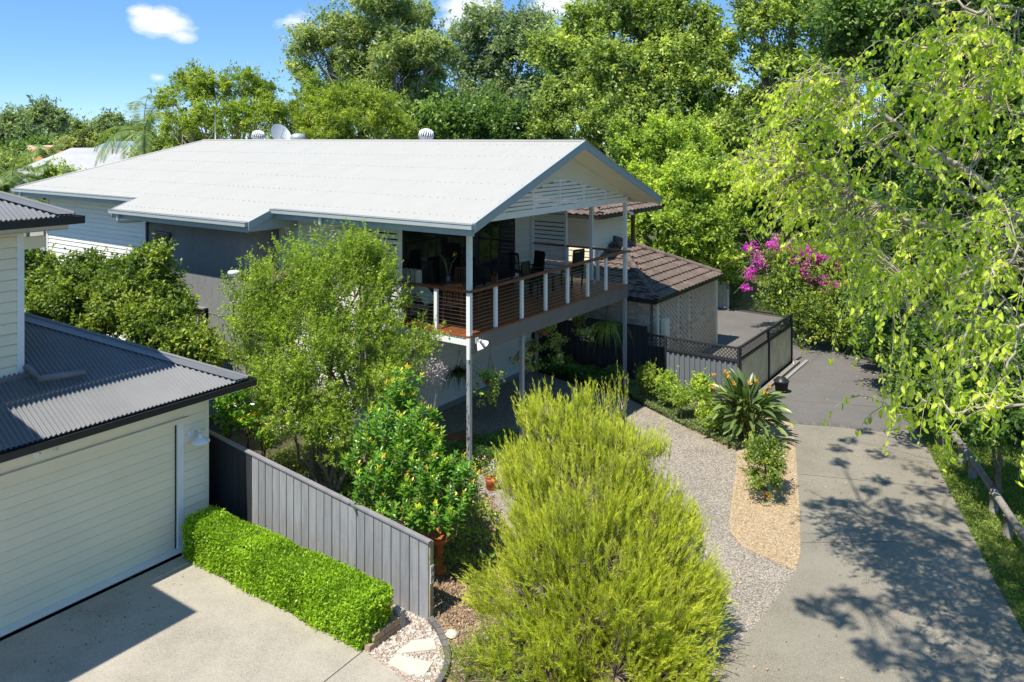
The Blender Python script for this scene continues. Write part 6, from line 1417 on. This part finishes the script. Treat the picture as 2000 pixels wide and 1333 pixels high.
def branch(spec, r0, r1):
    pts = [at(*s_) for s_ in spec]; out = []
    for i in range(len(pts) - 1):
        for k in range(5):
            f = k / 5; p = pts[i].lerp(pts[i + 1], f) + Vector([random.gauss(0, .025) for _ in range(3)]); out.append(p)
    out.append(pts[-1]); wb.tube(out, [r0 + (r1 - r0) * i / (len(out) - 1) for i in range(len(out))], 8); BR.append(out); return out
root = Vector((wx, wy, 4.2))
limb(wb, (wx, wy, -.1), root, .3, .22, 0, 6, 12, .015)
def from_root(spec, r0, r1):
    o = branch(spec, r0, r1); limb(wb, root, o[0], r0 * 1.3, r0, .06, 6, 8, .02); return o
from_root([(2060, 480, 9.8), (1900, 345, 10.0), (1765, 260, 10.4), (1640, 165, 11), (1570, 150, 11.6)], .055, .012)
from_root([(2060, 470, 9.4), (1930, 455, 9.8), (1800, 440, 10.6), (1640, 372, 11.4), (1560, 330, 12), (1470, 318, 12.8)], .045, .010)
from_root([(2060, 440, 10.0), (1920, 400, 10.6), (1800, 330, 11.5), (1680, 270, 12.2), (1580, 235, 12.6)], .05, .01)
from_root([(2060, 90, 8.8), (1980, 97, 9.0), (1900, 85, 9.3), (1800, 95, 9.8), (1700, 80, 10.4)], .03, .008)
from_root([(2080, 500, 8.6), (1985, 485, 8.6), (1930, 560, 8.7), (1895, 640, 8.9), (1870, 720, 9.0), (1840, 790, 9.1)], .028, .006)
from_root([(2080, 600, 8.2), (1990, 640, 8.3), (1970, 720, 8.3), (1950, 800, 8.4)], .022, .006)
from_root([(2060, 470, 9.2), (1990, 470, 9.3), (1900, 545, 9.7), (1830, 570, 10.2), (1760, 630, 10.6)], .022, .006)
from_root([(2060, 500, 9.0), (1950, 520, 9.2), (1860, 545, 9.8), (1780, 560, 10.2)], .02, .006)
from_root([(2060, 10, 9.2), (1950, 20, 9.6), (1850, 5, 10), (1760, 20, 10.5)], .03, .008)
from_root([(2080, 250, 8.8), (1970, 215, 9.2), (1890, 180, 9.6), (1820, 180, 10)], .025, .007)
from_root([(2080, 760, 7.8), (1980, 790, 8.0), (1900, 800, 8.3), (1800, 790, 8.8), (1745, 820, 9.2)], .018, .004)
import itertools
def inpoly(px, py, poly):
    c = False; j = len(poly) - 1
    for i in range(len(poly)):
        xi, yi = poly[i]; xj, yj = poly[j]
        if (yi > py) != (yj > py) and px < (xj - xi) * (py - yi) / (yj - yi) + xi: c = not c
        j = i
    return c
POLY = [(1440, 310), (1500, 250), (1545, 170), (1600, 120), (1700, 135), (1780, 60), (1860, 20), (2020, 0), (2040, 250), (2020, 470), (2010, 820), (1960, 830), (1920, 690), (1860, 700), (1800, 620), (1740, 600), (1690, 520), (1620, 500), (1560, 420), (1500, 400), (1450, 360)]
NODE = [p for b_ in BR for p in b_]
Ps, Ds, Ls, Ts = [], [], [], []; strands = 0
def strand(p0, n, base_t, step=.075, dirx=None):
    h = dirx or Vector((random.uniform(-1, .25), random.gauss(0, .6), random.uniform(.1, .6))).normalized(); p = p0.copy(); line = [p.copy()]; d = h.copy()
    for i in range(n):
        d.z -= .20; d.x += random.gauss(0, .07); d.y += random.gauss(0, .07); d.normalize(); p = p + d * step; line.append(p.copy())
        for s_ in (0, 1):
            if random.random() < .82:
                Ps.append(p + Vector([random.gauss(0, .02) for _ in range(3)])); Ds.append(Vector((random.gauss(0, .55), random.gauss(0, .55), -.75)) + d * .3); Ls.append(random.choice((.045, .06, .075, .09, .105)) * random.uniform(.85, 1.15)); Ts.append(base_t + random.gauss(0, .14))
    wb.tube(line[::2] + [line[-1]], [.006 - .0045 * i / (len(line[::2])) for i in range(len(line[::2]) + 1)], 4, False)
while strands < 800:
    px = random.uniform(1440, 2040); py = random.uniform(0, 760)
    if not inpoly(px, py, POLY): continue
    keep = .85 if px < 1700 else (.3 if py < 430 else .26)
    if px > 1655 and py < 400: keep = .10
    if 1830 < px < 1990 and 30 < py < 230: keep = .42
    if 1655 < px < 1740 and 150 < py < 300: keep = .5
    if py > 560: keep *= .42
    if random.random() > keep: continue
    d = 9.0 + (2000 - px) / 560 * 3.4 + random.uniform(-.6, 1.1); p = at(px, py, d)
    near = min(NODE, key=lambda q2: (q2 - p).length); dist = (near - p).length
    if dist > 1.6: continue
    if dist > .12: limb(wb, near, p, .009, .005, .12, 4, 4, .03)
    strand(p, random.randint(4, 10) if px < 1760 else random.randint(5, 14), random.uniform(.25, .85)); strands += 1
for b_ in BR:      # strands straight off the limbs
    for k in range(3, len(b_), 2): strand(b_[k], random.randint(6, 16), random.uniform(.3, .9))
for (px, py, d, n) in ((1745, 600, 10, 26), (1700, 560, 10.4, 22), (1760, 700, 9.8, 22), (1800, 720, 9.4, 24), (1850, 740, 9.1, 18), (1925, 740, 8.5, 14), (1985, 780, 8.2, 20), (1990, 700, 8.2, 26), (1970, 640, 8.4, 24), (1900, 690, 8.9, 18), (1690, 640, 10.5, 16), (1745, 810, 9.2, 10), (1800, 795, 8.9, 14), (1510, 480, 12.6, 10), (1535, 470, 12.5, 16), (1560, 500, 12.3, 14)):
    for j in range(2): strand(at(px + random.gauss(0, 14), py - 60 + random.gauss(0, 15), d + random.gauss(0, .2)), n - random.randint(0, 6), random.uniform(.4, .85), dirx=Vector((random.gauss(0, .3), random.gauss(0, .3), -.3)))
nL = len(Ps); P = np.array(Ps); D = np.array(Ds); L = np.array(Ls); T = np.clip(np.array(Ts), 0, 1); N = unit(rng.normal(size=(nL, 3)) + np.array([-.5, -.7, .6]))
order = np.argsort(P[:, 1] - 0.0 * P[:, 0]); big = order[:260]; restl = order[260:]
V, F, TT = leaf_arrays(P[restl], D[restl], N[restl], L[restl], L[restl] * .52, T[restl], True, .12)
leaves_obj('foliage', [(V - np.array([wx, wy, 0]), F, TT)], 'weep', wt, 'stuff')
LM = []
for k in range(4):
    me = bpy.data.meshes.new('leaf'); V, F, TT = leaf_arrays(np.zeros((1, 3)), np.array([[0, 0, -1.0]]), np.array([[0, -1.0, 0]]), np.array([1.0]), np.array([.52]), np.array([.3 + .18 * k]), True, .12)
    me.from_pydata([tuple(v) for v in V], [], [tuple(f) for f in F]); me.attributes.new('tint', 'FLOAT', 'FACE').data.foreach_set('value', TT.astype(np.float32)); me.materials.append(LF['weep']); me.update(); LM.append(me)
for i in big:
    d = Vector(D[i]).normalized(); o = raw_obj('leaf', random.choice(LM), wt, Vector(P[i]) - Vector((wx, wy, 0)), (L[i],) * 3); o.rotation_mode = 'QUATERNION'; o.rotation_quaternion = d.to_track_quat('-Z', 'Y') @ Vector((0, 0, 1)).rotation_difference(Vector((0, 0, 1))); 
wb.build('branches', 'bark_pale', wt)

# ------------------------------------------------------------------ tree above and beside the camera: only its shade is in the picture
shade = []
def sh(px, py, r, h, n=1):
    x, y = spot(px, py); shade.append((x - .351 * h, y - .4246 * h, h, r))
HS = 11.2
for (px, py, r) in ((1590, 988, .22), (1625, 982, .25), (1660, 985, .3), (1700, 990, .35), (1740, 985, .4), (1580, 1190, .25), (1612, 1180, .35), (1655, 1165, .35), (1700, 1185, .35), (1645, 1215, .25), (1690, 1150, .4), (1730, 1110, .45), (1780, 1140, .45), (1760, 1170, .35), (1800, 1185, .35), (1830, 1160, .4),
                    (1735, 1075, .35), (1725, 1065, .3), (1740, 1100, .35), (1770, 1060, .35), (1800, 1075, .4), (1840, 1060, .35), (1720, 940, .3), (1760, 950, .4), (1800, 960, .5), (1700, 960, .25), (1760, 1000, .45), (1820, 1000, .55), (1860, 1050, .5), (1700, 1265, .35), (1740, 1250, .45), (1790, 1250, .4), (1720, 1290, .35), (1770, 1285, .4), (1810, 1300, .35),
                    (1850, 1100, .5), (1900, 1130, .6), (1900, 1190, .6), (1870, 1230, .4), (1930, 1240, .6), (1850, 1290, .5), (1900, 1310, .6), (1960, 1300, .7), (1980, 1240, .7), (1860, 1330, .5), (1800, 1340, .4), (1900, 1090, .6), (1930, 1170, .6), (1740, 1020, .4), (1790, 1030, .4),
                    (1600, 868, .25), (1640, 878, .28), (1680, 885, .35), (1720, 890, .4), (1640, 905, .25), (1700, 915, .35), (1760, 890, .45), (1660, 862, .3), (1720, 860, .35), (1770, 870, .4), (1750, 920, .35), (1800, 920, .5), (1690, 845, .22), (1640, 835, .2), (1850, 960, .5), (1840, 1010, .5), (1890, 1010, .5)):
    if px > 1780 or random.random() < .8: sh(px, py, r * .9, HS + random.uniform(-.3, .9))
for k in range(10):     # solid shade on the verge beyond the slab
    f = random.random(); px = 1860 + f * 260 + random.uniform(-20, 60); py = 880 + f * 400 + random.uniform(-60, 40); sh(px, py, random.uniform(.35, .7), HS + random.uniform(0, 1.5))
C = np.array([s_[:3] for s_ in shade]); Rr = np.array([s_[3] for s_ in shade]) * .68
sx, sy = 8.5, 3.0
st = thing('shade_tree', 'tall tree beside the camera whose crown shades the driveway', 'tree', (sx, sy, 0), 0, None, (sx, sy, 0))
a1 = clump_leaves(C, Rr * 1.3, 62, .15, .8, .1, .62, .2, flat=.5, hollow=.0)
leaves_obj('crown', [(a1[0] - np.array([sx, sy, 0]), a1[1], a1[2])], 'green', st)
mb = MB(); f0 = Vector((sx, sy, 8.5)); limb(mb, (sx, sy, -.1), f0, .32, .2, 0, 6, 12, .01)
hubs = [Vector(C[rng.choice(len(C))]) + Vector((.3, 0, -.2)) for _ in range(9)]
for h_ in hubs: limb(mb, f0, h_, .07, .03, .06, 6, 6, .03)
for c in C: hb = min(hubs, key=lambda q2: (q2 - Vector(c)).length); limb(mb, hb, c, .02, .006, .03, 4, 4, .04)
mb.build('trunk', 'bark', st)

# ------------------------------------------------------------------ hanging baskets and ferns under the deck
def strap_leaves(c, n, L, droop, width, tint=.5, spread=1.0):
    V_, F_, T_ = [], [], []; b = 0
    for k in range(n):
        a = random.uniform(0, 2 * math.pi); d = Vector((math.cos(a) * spread, math.sin(a) * spread, random.uniform(.3, 1.5))).normalized(); p = Vector(c); s_ = d.cross(Vector((0, 0, 1))).normalized(); ln = L * random.uniform(.6, 1.15); seg = 7
        for i in range(seg + 1):
            w = width * (1 - (i / seg) ** 2) * .5 + .001; V_ += [tuple(p - s_ * w), tuple(p + s_ * w)]
            d = (d - Vector((0, 0, droop / seg))).normalized(); p = p + d * ln / seg
        for i in range(seg): F_.append((b + 2 * i, b + 2 * i + 1, b + 2 * i + 3, b + 2 * i + 2)); T_.append(min(1, max(0, tint + random.gauss(0, .15))))
        b += 2 * (seg + 1)
    return np.array(V_), np.array(F_), np.array(T_)
def basket(px, py, d, r, kind, label, zc=3.0):
    c = at(px, py, d); t = thing('hanging_basket', label, 'hanging basket', (c.x, c.y, c.z), 0, 'hanging baskets under the deck', (c.x, c.y, c.z))
    MB().lathe([(0, -r * .75), (r * .5, -r * .66), (r * .85, -r * .3), (r, 0), (r * .92, 0), (r * .8, -.03), (0, -.05)], c, 18).build('liner', 'coir', t)
    m = MB()
    for k in range(3): a = k * 2.094; m.tube([c + Vector((r * math.cos(a), r * math.sin(a), 0)), Vector((c.x, c.y, min(zc, c.z + .55)))], .004, 4)
    m.tube([(c.x, c.y, min(zc, c.z + .55)), (c.x, c.y, zc)], .004, 4)
    for k in range(3): m.lathe([(r * (1.0 - .28 * k * k * .4) + .004, -.02 - k * r * .28), (r * (1.0 - .28 * k * k * .4) + .004, -.03 - k * r * .28)], c, 18)
    m.build('wire_frame', 'frame_black', t)
    off = np.array(c)
    if kind == 'strap': V, F, T = strap_leaves(c, 90, .62, 3.0, .022, .6); leaves_obj('foliage', [(V - off, F, T)], 'fern', t); V, F, T = strap_leaves(c - Vector((0, 0, .1)), 60, 1.1, 3.4, .018, .7, .6); leaves_obj('trailers', [(V - off, F, T)], 'fern', t)
    elif kind == 'darkstrap': V, F, T = strap_leaves(c, 80, .6, 2.8, .022, .15); leaves_obj('foliage', [(V - off, F, T)], 'dark', t); V, F, T = strap_leaves(c, 30, 1.0, 3.4, .016, .1, .5); leaves_obj('trailers', [(V - off, F, T)], 'dark', t)
    else:
        n = 14; C = off + rng.normal(size=(n, 3)) * [r * .8, r * .8, .07] + [0, 0, .08]
        A = [clump_leaves(C, np.full(n, .11), 30, .055, .7, 0, .8, .25)]
        if kind == 'trail':
            n2 = 12; C2 = off + rng.normal(size=(n2, 3)) * [r * .9, r * .9, 0] - np.c_[np.zeros(n2), np.zeros(n2), rng.uniform(.1, .6, n2)]; A.append(clump_leaves(C2, np.full(n2, .09), 18, .06, .3, .4, .8, .25))
        leaves_obj('foliage', [(V - off, F, T) for V, F, T in A], 'lime' if px < 1000 else 'green', t)
        if kind == 'flower': V, F, T = clump_leaves(C[:6], np.full(6, .12), 5, .05, 1, 0, .9); leaves_obj('blossom', [(V - off, F, T)], 'pink', t)
basket(957, 742, 18.3, .17, 'trail', 'hanging basket with bright ivy just right of the near steel post')
basket(1040, 684, 20.8, .17, 'trail', 'hanging basket right of the middle steel post, upper one', 2.9)
basket(1023, 706, 19.9, .14, 'plain', 'small hanging basket half hidden behind the middle steel post', 2.9)
basket(1085, 670, 21.5, .17, 'trail', 'hanging basket with long trailing stems between middle and far posts', 2.9)
basket(1139, 652, 22.6, .15, 'flower', 'hanging basket with small white flowers left of the big spider plant', 2.9)
basket(1128, 630, 22.9, .17, 'plain', 'hanging basket close under the deck fascia, left of the spider plant', 2.9)
basket(1062, 646, 21.2, .17, 'plain', 'hanging basket tucked under the fascia right of the middle post', 2.9)
basket(1187, 634, 22.8, .19, 'strap', 'large spider plant in a hanging basket beside the far steel post', 2.9)
basket(897, 726, 20.2, .18, 'darkstrap', 'dark spider plant in a hanging basket against the wall left of the near post', 2.9)
# potted palm-like plant under the deck near the wall
# pebbles, stones and leaf litter with their own shape
def stones(name, label, poly, n, s0, s1, mt, z):
    P0 = np.array([spot(*p) for p in poly]); lo, hi = P0.min(0), P0.max(0); Q = []
    while len(Q) < n:
        q_ = rng.uniform(lo, hi)
        if inpoly(q_[0], q_[1], [tuple(a) for a in P0]): Q.append(q_)
    base = np.array([[1, 0, 0], [0, 1, 0], [-1, 0, 0], [0, -1, 0], [0, 0, 1.0], [0, 0, -1]]); fc = np.array([[0, 1, 4], [1, 2, 4], [2, 3, 4], [3, 0, 4], [1, 0, 5], [2, 1, 5], [3, 2, 5], [0, 3, 5]])
    Vs, Fs = [], []
    for i, q_ in enumerate(Q):
        s_ = rng.uniform(s0, s1); a = rng.uniform(0, 6.28); c, s2 = math.cos(a), math.sin(a); v = base * rng.uniform(.7, 1.2, (6, 3)) * s_ * [1.2, .9, .6]
        v = np.c_[v[:, 0] * c - v[:, 1] * s2, v[:, 0] * s2 + v[:, 1] * c, v[:, 2]] + [q_[0], q_[1], z + s_ * .2]; Vs.append(v); Fs.append(fc + i * 6)
    o = np_mesh(name, np.concatenate(Vs), np.concatenate(Fs), M[mt]); tag(o, label, 'stones', None, 'stuff'); return o
M['pebble_loose'] = gravel_mat('pebble_loose', [(.5, .33, .17), (.7, .54, .34), (.78, .66, .48), (.6, .42, .24)], 25, blot=.05, bump=.1)
M['white_loose'] = gravel_mat('white_loose', [(.45, .34, .25), (.66, .56, .46), (.75, .68, .6), (.55, .42, .32)], 20, blot=.05, bump=.1)
M['mulch_loose'] = gravel_mat('mulch_loose', [(.2, .13, .08), (.48, .33, .2), (.6, .46, .32), (.34, .22, .13)], 20, blot=.05, bump=.1)
stones('pebbles', 'loose tan pebbles of the bed beside the strelitzia', [(1442, 890), (1439, 930), (1428, 1010), (1430, 1042), (1452, 1068), (1553, 1114), (1562, 1082), (1560, 995), (1551, 870), (1545, 850), (1480, 860)], 9000, .008, .02, 'pebble_loose', .024)
stones('white_stones', 'loose white gravel around the stepping stones', [(745, 1165), (840, 1216), (857, 1242), (871, 1275), (870, 1310), (850, 1340), (795, 1330), (715, 1273), (748, 1228)], 4200, .012, .03, 'white_loose', .020)
stones('mulch_stones', 'brown river stones and bark between fence end and feathery bush', [(846, 1060), (960, 970), (1020, 1100), (960, 1250), (1000, 1340), (880, 1340), (876, 1275), (858, 1235), (845, 1212)], 6500, .012, .035, 'mulch_loose', .008)
stones('driveway_litter', 'scattered dry leaves and grit on the pale driveway by the garage door', [(20, 1235), (340, 1085), (380, 1190), (100, 1333)], 60, .01, .022, 'mulch_loose', .016)
X, Y = spot(882, 1244); me = bpy.data.meshes.new('stone'); bm = bmesh.new(); bmesh.ops.create_icosphere(bm, subdivisions=2, radius=.1)
for v in bm.verts: v.co *= random.uniform(.85, 1.15); v.co.z *= .5
bm.to_mesh(me); me.materials.append(M['stone_slab']); tag(raw_obj('rock', me, None, (X, Y, .04)), 'single pale rock lying on the brown stones beside the curved edging', 'rock')

cover('fallen_leaves', 'dry brown leaves scattered over the concrete and aggregate driveways', [(1250, 800), (1440, 900), (1560, 840), (1790, 850), (2000, 1240), (2100, 1400), (1350, 1420), (1430, 1000)], 420, .05, 'dry', .015)
cover('fallen_leaves', 'dry leaves scattered over the dark asphalt driveway', [(1560, 700), (1700, 690), (1780, 830), (1560, 820)], 150, .05, 'dry', .02)

# trees standing beyond the right edge of the picture
for (x_, y_, r_, h_, lab) in ((27, 30, 4.5, 9, 'broad green tree beyond the log barrier, outside the picture to the right'), (22, 20, 3.5, 8, 'leafy tree beyond the verge, outside the picture to the right of the dark tree'), (36, 44, 5, 11, 'tall green tree far beyond the lawn, outside the picture')):
    tree('side_tree', lab, [(x_, y_, h_, r_, r_, r_ * .7), (x_ - r_ * .6, y_, h_ - 2, r_ * .7, r_ * .7, r_ * .6), (x_ + r_ * .6, y_ + 1, h_ - 2, r_ * .7, r_ * .7, r_ * .6), (x_, y_ - r_ * .5, h_ - 2.5, r_ * .7, r_ * .7, r_ * .6)], (x_, y_), 'green', 220, 90, .22, cr=.7, tr=.3, group='trees beyond the right verge', lo=-.7, limbs=6)
